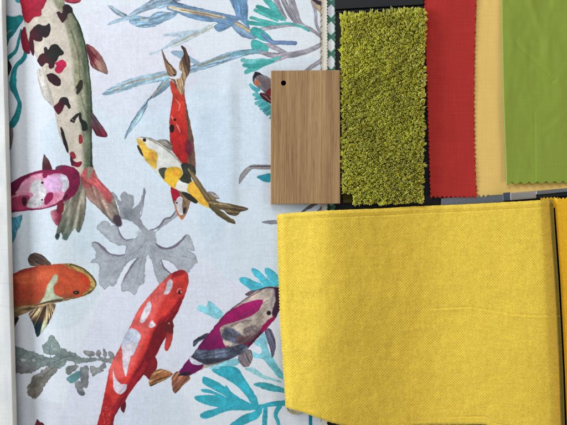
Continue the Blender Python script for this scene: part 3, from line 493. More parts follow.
def mesh_np(name, V, F, cols=None):
    """V (n,3), F (m,4) -> mesh, optional colour per vertex (linear)"""
    me = bpy.data.meshes.new(name); n, m = len(V), len(F); k = F.shape[1]
    me.vertices.add(n); me.vertices.foreach_set('co', V.astype(np.float32).ravel())
    me.loops.add(m*k); me.loops.foreach_set('vertex_index', F.astype(np.int32).ravel())
    me.polygons.add(m); me.polygons.foreach_set('loop_start', np.arange(0, m*k, k, dtype=np.int32))
    me.update(calc_edges=True)
    if cols is not None:
        a = me.color_attributes.new('dye', 'FLOAT_COLOR', 'POINT')
        c = np.ones((n, 4), np.float32); c[:, :3] = cols; a.data.foreach_set('color', c.ravel())
    return me
def grid_faces(nr, nc, off=0, flip=False):
    i = np.arange(nr*nc).reshape(nr, nc)+off
    f = np.stack([i[:-1, :-1], i[1:, :-1], i[1:, 1:], i[:-1, 1:]], -1).reshape(-1, 4)
    return f[:, ::-1] if flip else f
def cloth(name, X, Y, Z, mat, th=.5, cols=None, parent=None):
    """a woven sheet with thickness: top surface, cut edge all round, underside"""
    nr, nc = X.shape
    V = PA(X, Y, Z).reshape(-1, 3); F = [grid_faces(nr, nc)]
    idx = np.arange(nr*nc).reshape(nr, nc)
    ring = np.concatenate([idx[0, :], idx[1:, -1], idx[-1, -2::-1], idx[-2:0:-1, 0]])
    B = V[ring].copy(); B[:, 2] -= th*.001
    o = len(V); n = len(ring); r2 = np.arange(n)+o
    F.append(np.stack([ring, np.roll(ring, -1), np.roll(r2, -1), r2], -1))
    V = np.concatenate([V, B])
    ri = np.unique(np.append(np.arange(0, nr, 8), nr-1)); ci = np.unique(np.append(np.arange(0, nc, 8), nc-1))
    U = V[idx[np.ix_(ri, ci)]].reshape(-1, 3).copy(); U[:, 2] -= (th+.25)*.001
    F.append(grid_faces(len(ri), len(ci), len(V), True)); V = np.concatenate([V, U])
    c = None
    if cols is not None:
        cf = cols.reshape(-1, 3); c = np.concatenate([cf, cf[ring], cf[idx[np.ix_(ri, ci)]].reshape(-1, 3)])
    return link(name, mesh_np(name, V, np.concatenate(F), c), mat, parent)
def tri(x): return np.abs((x % 1)*2-1)*2-1       # zigzag -1..1

# ---- materials
def newmat(name):
    m = bpy.data.materials.new(name); m.use_nodes = True; nt = m.node_tree; b = nt.nodes['Principled BSDF']
    return m, nt, b
def nd(nt, t, **k):
    n = nt.nodes.new(t)
    for a, v in k.items():
        if a.startswith('i_'): n.inputs[a[2:].replace('_', ' ')].default_value = v
        else: setattr(n, a, v)
    return n
def mathn(nt, op, a, b=None):
    n = nt.nodes.new('ShaderNodeMath'); n.operation = op
    for i, v in enumerate((a, b)):
        if v is None: continue
        if isinstance(v, (int, float)): n.inputs[i].default_value = v
        else: nt.links.new(v, n.inputs[i])
    return n.outputs[0]
def weave_mat(name, col=None, attr=False, pitch=1.1, depth=.12, rough=.85, spec=.25, var=.12, sheen=.15, ang=0.0, twill=0.0, hue2=None):
    """plain or twill weave: crossing threads as bump, thread to thread variation of the yarn colour"""
    m, nt, b = newmat(name); L = nt.links
    tc = nd(nt, 'ShaderNodeTexCoord'); mp = nd(nt, 'ShaderNodeMapping'); mp.inputs['Scale'].default_value = (1000, 1000, 1000)
    mp.inputs['Rotation'].default_value[2] = ang
    L.new(tc.outputs['Object'], mp.inputs['Vector'])
    wn = nd(nt, 'ShaderNodeTexNoise', i_Scale=.12, i_Detail=3.0); L.new(mp.outputs[0], wn.inputs['Vector'])
    sx = nd(nt, 'ShaderNodeSeparateXYZ'); L.new(mp.outputs[0], sx.inputs[0])
    wob = mathn(nt, 'MULTIPLY', wn.outputs['Fac'], 3.0)
    u = mathn(nt, 'ADD', mathn(nt, 'MULTIPLY', sx.outputs[0], 2*math.pi/pitch), wob)
    v = mathn(nt, 'ADD', mathn(nt, 'MULTIPLY', sx.outputs[1], 2*math.pi/pitch), wob)
    if twill: u = mathn(nt, 'ADD', u, mathn(nt, 'MULTIPLY', v, twill))
    h = mathn(nt, 'MULTIPLY', mathn(nt, 'SINE', u), mathn(nt, 'SINE', v))
    # long thread irregularities, both ways
    def thread(sc):
        mm = nd(nt, 'ShaderNodeMapping'); mm.inputs['Scale'].default_value = sc; L.new(mp.outputs[0], mm.inputs['Vector'])
        n = nd(nt, 'ShaderNodeTexNoise', i_Scale=1.0, i_Detail=2.0); L.new(mm.outputs[0], n.inputs['Vector']); return n.outputs['Fac']
    tx = thread((.03, .9/pitch*1.1, 1)); ty = thread((.9/pitch*1.1, .03, 1))
    fz = nd(nt, 'ShaderNodeTexNoise', i_Scale=2.2, i_Detail=3.0); L.new(mp.outputs[0], fz.inputs['Vector'])
    ths = mathn(nt, 'ADD', tx, ty)
    hh = mathn(nt, 'ADD', mathn(nt, 'ADD', h, mathn(nt, 'MULTIPLY', ths, 1.6)), mathn(nt, 'MULTIPLY', fz.outputs['Fac'], 1.2))
    bp = nd(nt, 'ShaderNodeBump', i_Strength=1.0, i_Distance=depth*.001); L.new(hh, bp.inputs['Height']); L.new(bp.outputs[0], b.inputs['Normal'])
    val = mathn(nt, 'ADD', mathn(nt, 'MULTIPLY', mathn(nt, 'SUBTRACT', ths, 1.0), var*2.2), mathn(nt, 'ADD', mathn(nt, 'MULTIPLY', h, var*.3), 1.0))
    val = mathn(nt, 'ADD', val, mathn(nt, 'MULTIPLY', mathn(nt, 'SUBTRACT', fz.outputs['Fac'], .5), var*1.6))
    cc = nd(nt, 'ShaderNodeHueSaturation')
    if attr:
        at = nd(nt, 'ShaderNodeVertexColor'); at.layer_name = 'dye'; L.new(at.outputs['Color'], cc.inputs['Color'])
    else:
        cc.inputs['Color'].default_value = (*[float(q) for q in lin(col)], 1)
    L.new(val, cc.inputs['Value']); L.new(cc.outputs[0], b.inputs['Base Color'])
    b.inputs['Roughness'].default_value = rough; b.inputs['Specular IOR Level'].default_value = spec
    b.inputs['Sheen Weight'].default_value = sheen; b.inputs['Sheen Roughness'].default_value = .5
    return m
def plain_mat(name, col, rough=.5, spec=.5, metal=0.0, bump=.0, bs=.6, var=.1):
    m, nt, b = newmat(name); L = nt.links
    tc = nd(nt, 'ShaderNodeTexCoord'); mp = nd(nt, 'ShaderNodeMapping'); mp.inputs['Scale'].default_value = (1000, 1000, 1000); L.new(tc.outputs['Object'], mp.inputs['Vector'])
    n = nd(nt, 'ShaderNodeTexNoise', i_Scale=bs, i_Detail=5.0); L.new(mp.outputs[0], n.inputs['Vector'])
    hs = nd(nt, 'ShaderNodeHueSaturation'); hs.inputs['Color'].default_value = (*[float(q) for q in lin(col)], 1)
    L.new(mathn(nt, 'ADD', mathn(nt, 'MULTIPLY', n.outputs['Fac'], var*2), 1-var), hs.inputs['Value']); L.new(hs.outputs[0], b.inputs['Base Color'])
    b.inputs['Roughness'].default_value = rough; b.inputs['Specular IOR Level'].default_value = spec; b.inputs['Metallic'].default_value = metal
    if bump:
        bp = nd(nt, 'ShaderNodeBump', i_Strength=1.0, i_Distance=bump*.001); L.new(n.outputs['Fac'], bp.inputs['Height']); L.new(bp.outputs[0], b.inputs['Normal'])
    return m

DYE = 1.07
# ---- 1. the table, and the black tray on it
def box(bm, x0, y0, x1, y1, z0, z1, bev=0.0, skew=0.0):
    """box given on the plan; skew = rise in y per mm of x"""
    vs = []
    for z in (z0, z1):
        for (x, y) in ((x0, y0), (x1, y0), (x1, y1), (x0, y1)):
            vs.append(bm.verts.new(P(x, y+skew*(x-x0), z)))
    f = [(0, 1, 2, 3), (7, 6, 5, 4), (0, 4, 5, 1), (1, 5, 6, 2), (2, 6, 7, 3), (3, 7, 4, 0)]
    fs = [bm.faces.new([vs[i] for i in q]) for q in f]
    if bev:
        es = list({e for q in fs for e in q.edges})
        bmesh.ops.bevel(bm, geom=es, offset=bev*.001, segments=3, affect='EDGES', profile=.6)
def bm_obj(name, bm, mat, parent=None, smooth=False):
    bmesh.ops.recalc_face_normals(bm, faces=bm.faces[:])
    me = bpy.data.meshes.new(name); bm.to_mesh(me); bm.free(); return link(name, me, mat, parent, smooth)

blk = plain_mat('black_plastic', (20, 21, 24), rough=.42, spec=.4, bump=.05, bs=.8, var=.2)
dark = plain_mat('dark_table', (30, 29, 30), rough=.6, spec=.3, bump=.05, bs=.3, var=.2)
bm = bmesh.new(); box(bm, -700, -600, 1300, 1100, -30, -3); tag(bm_obj('table_top', bm, dark), kind='structure')
tray = tag(empty('display_tray', P(450, 100, -3)), 'black plastic tray with a ridged rim under the carpet and cloth samples', 'tray')
bm = bmesh.new(); box(bm, 250, -60, 690, 520, -2.9, 0, .6); bm_obj('tray_floor', bm, blk, tray)
blk2 = plain_mat('black_plastic_rim', (34, 35, 38), rough=.36, spec=.5, bump=.04, bs=1.2, var=.25)
bm = bmesh.new(); box(bm, 334.6, -50, 423.5, 9.2, .1, 4.2, .5, skew=-.055); bm_obj('rim', bm, blk2, tray)
bm = bmesh.new(); box(bm, 335.2, 10.6, 423.3, 12.6, .1, 2.2, .5, skew=-.055); bm_obj('ridge', bm, blk2, tray)

# ---- 2. rail between the tan cloth and the yellow cloth
steel = plain_mat('grey_metal', (168, 172, 180), rough=.3, spec=.5, metal=.85, bump=.03, bs=.5, var=.25)
steel2 = plain_mat('pale_metal', (196, 190, 184), rough=.38, spec=.5, metal=.6, bump=.02, bs=1.5, var=.15)
rail = tag(empty('metal_rail', P(500, 198, 0)), 'slim grey metal rail lying between the tan cloth and the yellow cloths', 'rail')
def railpart(name, x0, x1, yo, w, z0, z1, mat, sk=-.088, bev=.5):
    bm = bmesh.new(); y = 202.2+(x0-430)*sk+yo; box(bm, x0, y-w/2, x1, y+w/2, z0, z1, bev, sk); return bm_obj(name, bm, mat, rail)
railpart('bar', 441, 504, 1.6, 9.4, .05, 1.5, steel); railpart('bar', 536, 640, 0.0, 4.2, .05, 2.8, steel, bev=1.2)
railpart('joint', 503, 510, 1.2, 8.4, .05, 2.3, plain_mat('joint_metal', (110, 118, 132), rough=.35, metal=.7, var=.2))
railpart('sleeve', 510.2, 536.5, 1.6, 8.0, .05, 2.4, steel2, bev=1.0)
railpart('groove_strip', 536.6, 640, 3.9, 3.4, .05, 1.6, plain_mat('dark_metal', (52, 56, 62), rough=.4, metal=.6))

# ---- 3. white cloth printed with koi carp
img = paint_print()
gx = XX; gy = YY
def und(x, y): return fbm(x/60+3, y/140, 91, 3)*3.2+fbm(x/170, y/220, 92, 2)*4
gut = 4+gy*.0265
Zp = 3.4+und(gx, gy)*.75 - 5.2*np.exp(-np.clip(gx-gut, 0, None)/11.0)*.8 + 2.2*np.exp(-((gx-gut-44)/26)**2)
Zp = Zp+ .9*np.exp(-((gx-228-gy*.02)/7)**2)*smoothstep(20, 120, gy)*(1-smoothstep(190, 260, gy))
edge = smoothstep(319, 327, gx)
Zp = Zp*(1-edge*.35)+.0
under = smoothstep(262, 280, gx)*smoothstep(60, 80, gy)*(1-smoothstep(196, 230, gy))      # pressed flat under the board
Zp = Zp*(1-under)+2.6*under
under2 = smoothstep(270, 290, gx)*smoothstep(205, 225, gy)
Zp = Zp*(1-under2)+2.4*under2
Zp = np.clip(Zp, -1.4, 7)
Xp = gx-smoothstep(319, 326, gx)*2.6+smoothstep(322.5, 329, gx)*tri(gy/3.02+.35)*.75
cols = lin(np.clip(img, 0, 255))*DYE
koi = cloth('printed_cloth', Xp, gy, Zp, weave_mat('koi_print_cotton', attr=True, pitch=1.3, depth=.055, var=.065, rough=.8, spec=.2, sheen=.1), th=.45, cols=np.clip(cols, 0, .9))
tag(koi, 'white cotton cloth printed with colourful koi carp, coral and reeds', 'fabric')

# ---- 4. cloth with a green lattice, showing as a strip beside the koi cloth
r = 2.5
lx, ly = np.meshgrid(np.arange(300, 337.01, .4), np.arange(-36, 216, .4))
base = np.array((226, 231, 240.), np.float32); grn = np.array((74, 124, 108.), np.float32)
ph = (ly-11)/17.1; dy = np.abs(((ph+.5) % 1)-.5)*17.1; dx = np.abs(lx-331)
hexd = np.maximum(dx-3.7, dx*1.05+dy-6.9)                      # signed distance to a white lozenge
w = smoothstep(-.35, .35, hexd+fbm(lx/2, ly/2, 55, 2)*.5)[..., None]
lc = base*(1-w)+grn*w; lc = lc*(1+.12*fbm(lx/3, ly/3, 56, 3)[..., None])
strip = (lx > 335.1)[..., None]*.5; lc = lc*(1-strip)+np.array((188, 204, 208))*strip
lxx = lx+smoothstep(334.4, 337, lx)*(-1.6+.5*tri(ly/4.4))
lat = cloth('lattice_cloth', lxx, ly, .9+.35*fbm(lx/20, ly/40, 57, 2)-.4*smoothstep(333, 337, lx), weave_mat('lattice_cotton', attr=True, pitch=1.2, depth=.05, var=.06), th=.4, cols=lin(lc)*DYE)
tag(lat, 'white cloth with a green lattice pattern showing as a narrow strip under the koi cloth', 'fabric')

# ---- 5. turned-back leaf along the left margin
v = np.arange(-36, 470, 1.2); u = np.linspace(0, 1, 60)
uu, vv = np.meshgrid(u, v); xe = 3.9+vv*.0265+.35*fbm(vv/30, uu*0, 61, 2)
xl = xe-55*(1-uu)
zl = 6.0+9.5*np.sin(np.clip(uu, 0, 1)*1.35)**1.0+.8*fbm(xl/12, vv/60, 62, 3)-2.6*smoothstep(.965, 1, uu)
gc = np.array((214, 216, 214), np.float32)+(fbm(xl/9, vv/22, 63, 4)*26)[..., None]*np.array((1., 1, .9))
b2 = smoothstep(-.02, .12, fbm(xl/6+9, vv/26, 64, 3))[..., None]*.35; gc = gc*(1-b2)+np.array((196, 200, 214))*b2
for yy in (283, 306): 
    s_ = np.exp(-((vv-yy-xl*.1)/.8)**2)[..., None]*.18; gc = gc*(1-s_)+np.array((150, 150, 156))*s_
hem = np.exp(-((uu-.955)/.012)**2)[..., None]*.22; gc = gc*(1-hem)+np.array((196, 176, 180))*hem
leaf = cloth('turned_cloth', xl, vv, zl, weave_mat('lining_cotton', attr=True, pitch=1.25, depth=.06, var=.06), th=5.0, cols=lin(gc)*DYE*.95)
tag(leaf, 'plain off-white reverse of a turned-back cloth along the left margin', 'fabric')

# ---- 6. tan, red and green swatches
def sheet(x0, x1, y0, y1, step=.5):
    n = int(abs(x1-x0)/step)+1; m = int(abs(y1-y0)/step)+1
    return np.meshgrid(np.linspace(0, 1, n), np.linspace(0, 1, m))
# tan
u, v = sheet(466, 640, -36, 196)
X = (470+3*v)*(1-u)+640*u
Yb = 196.2-(X-480)*.066; Y = -40*(1-v)+Yb*v
cor = smoothstep(488, 474, X)*0; 
tz = np.where(X < 489, tri(X/4.5)*1.3, 0)*smoothstep(.975, 1, v); Y = Y+tz-smoothstep(482, 474, X)*3*v**30*0
Z = 1.6+1.5*fbm(X/30, Y/60, 81, 3)+.5*smoothstep(.93, 1, v)
tan_ = cloth('fabric_swatch', X, Y, Z, weave_mat('tan_canvas', (236, 200, 116), pitch=1.0, depth=.07, var=.07, rough=.8), th=.6)
tag(tan_, 'sandy yellow canvas swatch lying between the red and the green swatch', 'fabric swatch', 'cloth swatches in the tray')
# red
u, v = sheet(424, 477, -36, 197, .42)
yb = 197.0
Y = -36*(1-v)+yb*v
xl_ = 424.3+ (Y/197)*6.3; xr_ = 476.2-2.0*np.sin(np.clip(Y/197, 0, 1)*math.pi)*1.0+1.0*smoothstep(180, 197, Y)
xr_ = xr_+tri(Y/4.55+.2)*1.05; xl2 = xl_+tri(Y/4.3)*.8
X0 = xl_*(1-u)+xr_*u
X = X0; X = X+(xl2-xl_)*(1-smoothstep(0, .05, u))
X = (xl_*(1-u)+(xr_-tri(Y/4.55+.2)*1.05)*u)+(xl2-xl_)*(1-smoothstep(0, .05, u))+tri(Y/4.55+.2)*1.05*smoothstep(.95, 1, u)
Y = Y+tri(X/4.4)*1.25*smoothstep(.985, 1, v)
Z = 3.0+1.6*fbm(X/26, Y/60, 83, 3)+.5*(1-smoothstep(0, .05, u))
red = cloth('fabric_swatch', X, Y, Z, weave_mat('red_canvas', (178, 50, 46), pitch=1.3, depth=.08, var=.11, rough=.85, spec=.15, sheen=.05), th=.6)
tag(red, 'brick red canvas swatch with pinked edges beside the lime carpet', 'fabric swatch', 'cloth swatches in the tray')
# green
u, v = sheet(502, 640, -36, 184, .6)
Y = -36*(1-v)+184*v
xl_ = 501.6+(Y/184)*4.9-.8*np.sin(np.clip(Y/184, 0, 1)*math.pi)
X = xl_*(1-u)+640*u
Y = Y-(X-506)*.022*v
Y = Y+(tri(X/8.5+.25)*1.5-.4)*smoothstep(.975, 1, v)
def ridge(ax, ay, bx, by, wd, h):
    ex, ey = bx-ax, by-ay; t = np.clip(((X-ax)*ex+(Y-ay)*ey)/(ex*ex+ey*ey), 0, 1)
    d = np.hypot(X-ax-ex*t, Y-ay-ey*t); return h*np.exp(-(d/wd)**2)
Z = 4.6+2.8*fbm(X/28, Y/70, 85, 3)+.7*fbm(X/9, Y/16, 86, 2)+ridge(516, 44, 548, 74, 1.5, -.28)+ridge(520, 42, 552, 71, 3.5, .3)+ridge(534.5, 112, 535.4, 190, .9, -.22)+ridge(539, 110, 540, 190, 5, .4)+ridge(545, 132, 560, 120, 3, .25)+ridge(552, 82, 556, 79, 1.4, -.25)+ridge(520, 150, 545, 200, 3, .2)+ridge(525, -20, 540, 30, 4, .5)
Z = Z-.5*(1-smoothstep(0, .01, u))**2*.8+.7*smoothstep(.93, 1, v)
gm = weave_mat('green_leathercloth', (138, 158, 58), pitch=.9, depth=.03, var=.05, rough=.37, spec=.5, sheen=.0)
green = cloth('fabric_swatch', X, Y, Z, gm, th=.8)
tag(green, 'smooth olive green swatch with zigzag bottom edge and soft creases', 'fabric swatch', 'cloth swatches in the tray')

# ---- 7. big yellow cloth, real woven relief
st = .43
u, v = np.meshgrid(np.linspace(0, 1, int(290/st)), np.linspace(0, 1, int(262/st)))
def interp(y, tab): a = np.array(tab, float); return np.interp(y, a[:, 0], a[:, 1])
yt = interp(276+u*282, [(270, 215), (277, 214), (290, 212.8), (331, 210.3), (391, 208), (410, 206.6), (466, 204.4), (537, 200.6), (554, 199.4), (570, 198.8)])
yb = interp(284+u*282, [(282, 406.5), (286, 408), (296, 411), (315, 417.5), (330, 423), (345, 426.6), (360, 429), (400, 429), (414, 426), (430, 425), (486, 424.6), (496, 432), (560, 440), (575, 441)])
Y = yt*(1-v)+yb*v
xl_ = interp(Y, [(210, 276.8), (250, 277.6), (318, 279.8), (372, 283.6), (408, 285.8), (430, 287)])
xr_ = interp(Y, [(195, 553), (212, 553.8), (280, 558.4), (318, 560.6), (372, 563.2), (425, 565), (445, 566)])
X = xl_*(1-u)+xr_*u
dl = X-xl_; dr = xr_-X; dt = Y-yt; db = yb-Y
def smooth_interp(x, tab, sd=7.0):
    g = np.arange(150., 700., .5); q = interp(g, tab); kx = np.arange(-60, 61)*.5; kk = np.exp(-(kx/sd)**2/2); kk /= kk.sum()
    return np.interp(x, g, np.convolve(np.pad(q, 60, mode='edge'), kk, 'valid'))
Xw = X+14*fbm(X*0+2, Y/60, 141, 3)+8*fbm(X/40, Y/50, 142, 3)+(Y-310)*.05
Z0 = 4.6+1.18*smooth_interp(Xw, [(276, 1.5), (284, 2.8), (300, 7.2), (312, 11.2), (322, 13.2), (335, 12.6), (360, 8.6), (390, 3.6), (418, .3), (436, .0), (458, 2.6), (490, 8.6), (520, 14.6), (538, 17.4), (548, 17.6), (570, 16.6)])
Z0 = Z0+1.1*fbm(X/45, Y/50, 95, 3)+.8*fbm(X/16, Y/22, 96, 2)*.5
Z0 = Z0-2.6*smoothstep(10, 0, dl)**1.5
Z0 = Z0-17.0*smoothstep(19, 0, dr)**2.6
Z0 = Z0-1.0*smoothstep(3.2, 0, dt)**2-.9*smoothstep(3, 0, db)**2+.45*np.exp(-((dt-3.6)/1.4)**2)-.5*np.exp(-((dt-7.2)/.7)**2)*smoothstep(.05, .3, u)
cy = interp(X, [(425, 309), (445, 308), (470, 307), (490, 310), (510, 314), (535, 315.5), (560, 315)])
Z0 = Z0-.45*np.exp(-((Y-cy)/.8)**2)*smoothstep(420, 440, X)+.35*np.exp(-((Y-cy-2)/1.8)**2)*smoothstep(420, 440, X)
Z0 = Z0-.5*np.exp(-((db-8)/.8)**2)*smoothstep(440, 470, X)
wx = fbm(X/14, Y/14, 97, 3)*1.1
def twill(X, Y, seed):
    a = fbm(X/16, Y/16, seed, 3)*1.6; b = fbm(X/16, Y/16, seed+1, 3)*1.6
    pu = math.pi*(X+a)/1.38; pv = math.pi*(Y+b)/1.38
    d = np.sin(2*math.pi*(X*.72-Y*.70+b)/1.95)
    blend = .5+.9*fbm(X/34, Y/34, seed+2, 2)
    return .75*np.sin(pu)*np.sin(pv)*2*np.clip(1-blend*.6, 0, 1)*.8+.42*blend*d
wv = twill(X, Y, 120)
thr = fbm(X/.9, Y/14, 98, 2)+fbm(X/14, Y/.9, 99, 2)
fz = fbm(X/1.1, Y/1.1, 100, 2)
amp = .75+.5*fbm(X/20, Y/20, 101, 2)
Zy = Z0+.20*wv*amp+.05*thr+.14*fz+.5*fbm(X/7, Y/9, 144, 2)
yc = lin((228, 196, 70)).astype(np.float32)
f = 1+.24*wv*amp+.10*thr+.34*fz+.10*fbm(X/9, Y/2.2, 105, 3)  # yarn colour variation, plus painted shade in the recesses of the weave
cy_ = yc[None, None]*np.clip(f, .4, 1.6)[..., None]
fr = (smoothstep(1.6, .2, np.minimum(dl, db+1))*.2)[..., None]
cy_ = cy_*(1-fr)+np.array((.72, .64, .25), np.float32)*fr
X = X+ .5*tri(Y/3.1)*smoothstep(1.5, 0, dl)+.25*fbm(X*0, Y/1.5, 102, 3)*smoothstep(2, 0, dl)
Y = Y+.5*fbm(X/2.5, Y*0, 103, 3)*smoothstep(2, 0, dt)+.5*fbm(X/2.5, Y*0, 104, 3)*smoothstep(2, 0, db)
def yarn_mat(name):
    m, nt, b = newmat(name); at = nd(nt, 'ShaderNodeVertexColor'); at.layer_name = 'dye'; nt.links.new(at.outputs['Color'], b.inputs['Base Color'])
    b.inputs['Roughness'].default_value = .75; b.inputs['Specular IOR Level'].default_value = .22; b.inputs['Sheen Weight'].default_value = .12
    tc = nd(nt, 'ShaderNodeTexCoord'); n = nd(nt, 'ShaderNodeTexNoise', i_Scale=2400.0, i_Detail=3.0); nt.links.new(tc.outputs['Object'], n.inputs['Vector'])
    bp = nd(nt, 'ShaderNodeBump', i_Strength=.8, i_Distance=.00012); nt.links.new(n.outputs['Fac'], bp.inputs['Height']); nt.links.new(bp.outputs[0], b.inputs['Normal'])
    return m
ym = yarn_mat('yellow_upholstery')
yel = tag(empty('upholstery_cloth', P(420, 310, 0)), 'large yellow woven upholstery cloth with frayed left edge, in front', 'fabric', 'yellow upholstery cloths')
cloth('cloth_sheet', X, Y, Zy, ym, th=1.0, cols=cy_, parent=yel)
# a yarn end has come loose at its corner
bm = bmesh.new()
def tube(bm, pts, rad, sides=6):
    rings = []
    for i, p in enumerate(pts):
        p = Vector(p); d = (Vector(pts[min(i+1, len(pts)-1)])-Vector(pts[max(i-1, 0)])).normalized()
        a = d.orthogonal().normalized(); b = d.cross(a); rr = rad*(1 if 0 < i < len(pts)-1 else .5)
        rings.append([bm.verts.new(p+(a*math.cos(t*2*math.pi/sides)+b*math.sin(t*2*math.pi/sides))*rr) for t in range(sides)])
    for r0, r1 in zip(rings, rings[1:]):
        for k in range(sides): bm.faces.new((r0[k], r0[(k+1) % sides], r1[(k+1) % sides], r1[k]))
cp = crom([(287, 408.5, 4.5), (289.5, 411.8, 3.6), (293, 413.8, 3.5), (297, 413.6, 3.6), (299, 411.8, 3.9), (297.5, 410.4, 4.1), (294.5, 411.2, 4)], False, 5)
tube(bm, [P(*q) for q in cp], .00042)
cp = crom([(286.6, 407, 4.5), (289, 410, 3.8), (292.5, 411.8, 3.6), (296, 412, 3.6)], False, 4); tube(bm, [P(*q) for q in cp], .0004)
bm_obj('loose_yarn', bm, plain_mat('loose_yellow_yarn', (196, 176, 70), rough=.8, spec=.2, bump=.1, bs=3, var=.25), yel, True)
# second yellow cloth, at the right
u, v = np.meshgrid(np.linspace(0, 1, 210), np.linspace(0, 1, 560))
yt2 = 198.8-u*5; Y = yt2*(1-v)+452*v
xl_ = interp(Y, [(190, 554.2), (199, 555.1), (212, 556.0), (280, 560.9), (318, 562.9), (372, 565.5), (425, 567.4), (460, 569.4)])
X = xl_*(1-u)+640*u; dl = X-xl_
Z0 = 17.6-15.5*smoothstep(18, 80, dl)+.9*fbm(X/30, Y/50, 110, 3)-2.2*smoothstep(3.0, 0, dl)**2
wx = fbm(X/14, Y/14, 111, 3)*1.1
wv = twill(X, Y, 130); thr = fbm(X/.9, Y/14, 112, 2)+fbm(X/14, Y/.9, 113, 2); fz = fbm(X/1.1, Y/1.1, 114, 2)
Y = Y+(tri(X/3.6)*.9)*smoothstep(.008, 0, v)
yc2 = lin((238, 184, 34)).astype(np.float32)
y2 = cloth('upholstery_cloth', X, Y, Z0+.2*wv+.05*thr+.12*fz, ym, th=1.4, cols=yc2[None, None]*np.clip(1+.16*wv+.1*thr+.25*fz, .4, 1.5)[..., None])  # here too the weave height darkens the colour as shade between threads
tag(y2, 'deeper golden yellow woven cloth seen as a sliver at the right margin', 'fabric', 'yellow upholstery cloths')
# pinked under-layer of the first one, peeping out at its top right
u, v = np.meshgrid(np.linspace(0, 1, 60), np.linspace(0, 1, 24)); X = 541+u*17; Y = 198.2-(X-541)*.03+v*10+tri(X/3.5)*1.0*smoothstep(.12, 0, v)
cloth('folded_layer', X, Y, 2.0+0*X, ym, th=.8, cols=np.broadcast_to(yc2, X.shape+(3,)).copy(), parent=yel)

# ---- 8. oak board with a hanging hole
def oak():
    m, nt, b = newmat('light_oak'); L = nt.links
    tc = nd(nt, 'ShaderNodeTexCoord'); mp = nd(nt, 'ShaderNodeMapping'); mp.inputs['Scale'].default_value = (1000, 1000, 1000); L.new(tc.outputs['Object'], mp.inputs['Vector'])
    def nz(sc, scale, det, dist=0.0):
        a = nd(nt, 'ShaderNodeMapping'); a.inputs['Scale'].default_value = sc; L.new(mp.outputs[0], a.inputs['Vector'])
        n = nd(nt, 'ShaderNodeTexNoise', i_Scale=scale, i_Detail=det, i_Distortion=dist); L.new(a.outputs[0], n.inputs['Vector']); return n.outputs['Fac']
    big = nz((.13, .005, .13), 1.0, 3.0, .5); mid = nz((.62, .010, .62), 1.0, 4.0, .3); pore = nz((2.2, .05, 2.2), 1.0, 3.0)
    def ramp(src, st):
        r = nd(nt, 'ShaderNodeValToRGB'); L.new(src, r.inputs[0]); e = r.color_ramp.elements
        e[0].position, e[0].color = st[0][0], (*[float(q) for q in lin(st[0][1])], 1); e[1].position, e[1].color = st[1][0], (*[float(q) for q in lin(st[1][1])], 1)
        for q in st[2:]: n_ = e.new(q[0]); n_.color = (*[float(z) for z in lin(q[1])], 1)
        return r.outputs[0]
    s = mathn(nt, 'ADD', mathn(nt, 'MULTIPLY', big, .5), mathn(nt, 'MULTIPLY', mid, .5))
    base = ramp(s, [(.30, (128, 97, 66)), (.68, (184, 150, 108)), (.48, (162, 128, 90))])
    pr = ramp(pore, [(.34, (130, 104, 80)), (.46, (255, 255, 255))])
    mx = nd(nt, 'ShaderNodeMix', data_type='RGBA', blend_type='MULTIPLY'); mx.inputs[0].default_value = .45
    L.new(base, mx.inputs[6]); L.new(pr, mx.inputs[7]); L.new(mx.outputs[2], b.inputs['Base Color'])
    b.inputs['Roughness'].default_value = .55; b.inputs['Specular IOR Level'].default_value = .35
    bp = nd(nt, 'ShaderNodeBump', i_Strength=1.0, i_Distance=.00012); L.new(mathn(nt, 'ADD', pore, mid), bp.inputs['Height']); L.new(bp.outputs[0], b.inputs['Normal'])
    return m
bm = bmesh.new(); zt, zb = 9.8, 3.25
cx, cyy, rr = 283.6, 83.0, 2.55
out = [(271.0, 70.6), (339.9, 70.0), (340.1, 203.6), (270.6, 204.0)]
hole = [(cx+rr*math.cos(t), cyy+rr*math.sin(t)) for t in np.linspace(0, 2*math.pi, 24, endpoint=False)]
def loop(z, pts): return [bm.verts.new(P(x, y, z)) for x, y in pts]
ou, hu, ol_, hl = loop(zt, out), loop(zt, hole), loop(zb, out), loop(zb, hole)
for o_, h_ in ((ou, hu), (ol_, hl)):
    es = [bm.edges.new((o_[i], o_[(i+1) % 4])) for i in range(4)]+[bm.edges.new((h_[i], h_[(i+1) % 24])) for i in range(24)]
    bmesh.ops.triangle_fill(bm, use_beauty=True, use_dissolve=False, edges=es)
for a, c, n in ((ou, ol_, 4), (hu, hl, 24)):
    for i in range(n): bm.faces.new((a[i], a[(i+1) % n], c[(i+1) % n], c[i]))
bmesh.ops.recalc_face_normals(bm, faces=bm.faces[:])
es = [e for e in bm.edges if (len(e.link_faces) == 2 and e.calc_face_angle(0) > .5 and ((e.verts[0] in ou and e.verts[1] in ou) or (e.verts[0] in hu and e.verts[1] in hu) or (e.verts[0] in ou and e.verts[1] in ol_) or (e.verts[1] in ou and e.verts[0] in ol_)))]
bmesh.ops.bevel(bm, geom=es, offset=.0005, segments=3, affect='EDGES', profile=.6)
wood = bm_obj('wood_sample', bm, oak())
tag(wood, 'light oak board sample with straight grain and a small drilled hole', 'wood sample')
# black disc added to stand in for the shade down the hole
bm = bmesh.new(); bmesh.ops.create_cone(bm, cap_ends=True, segments=24, radius1=.0025, radius2=.0025, depth=.0008)
bmesh.ops.translate(bm, verts=bm.verts, vec=P(cx, cyy, 4.0)); me = bpy.data.meshes.new('hole_shade_disc'); bm.to_mesh(me); bm.free()
pl = link('hole_shade_disc', me, plain_mat('hole_shade', (14, 12, 12), rough=.9, spec=.1), None, False); pl.parent = wood

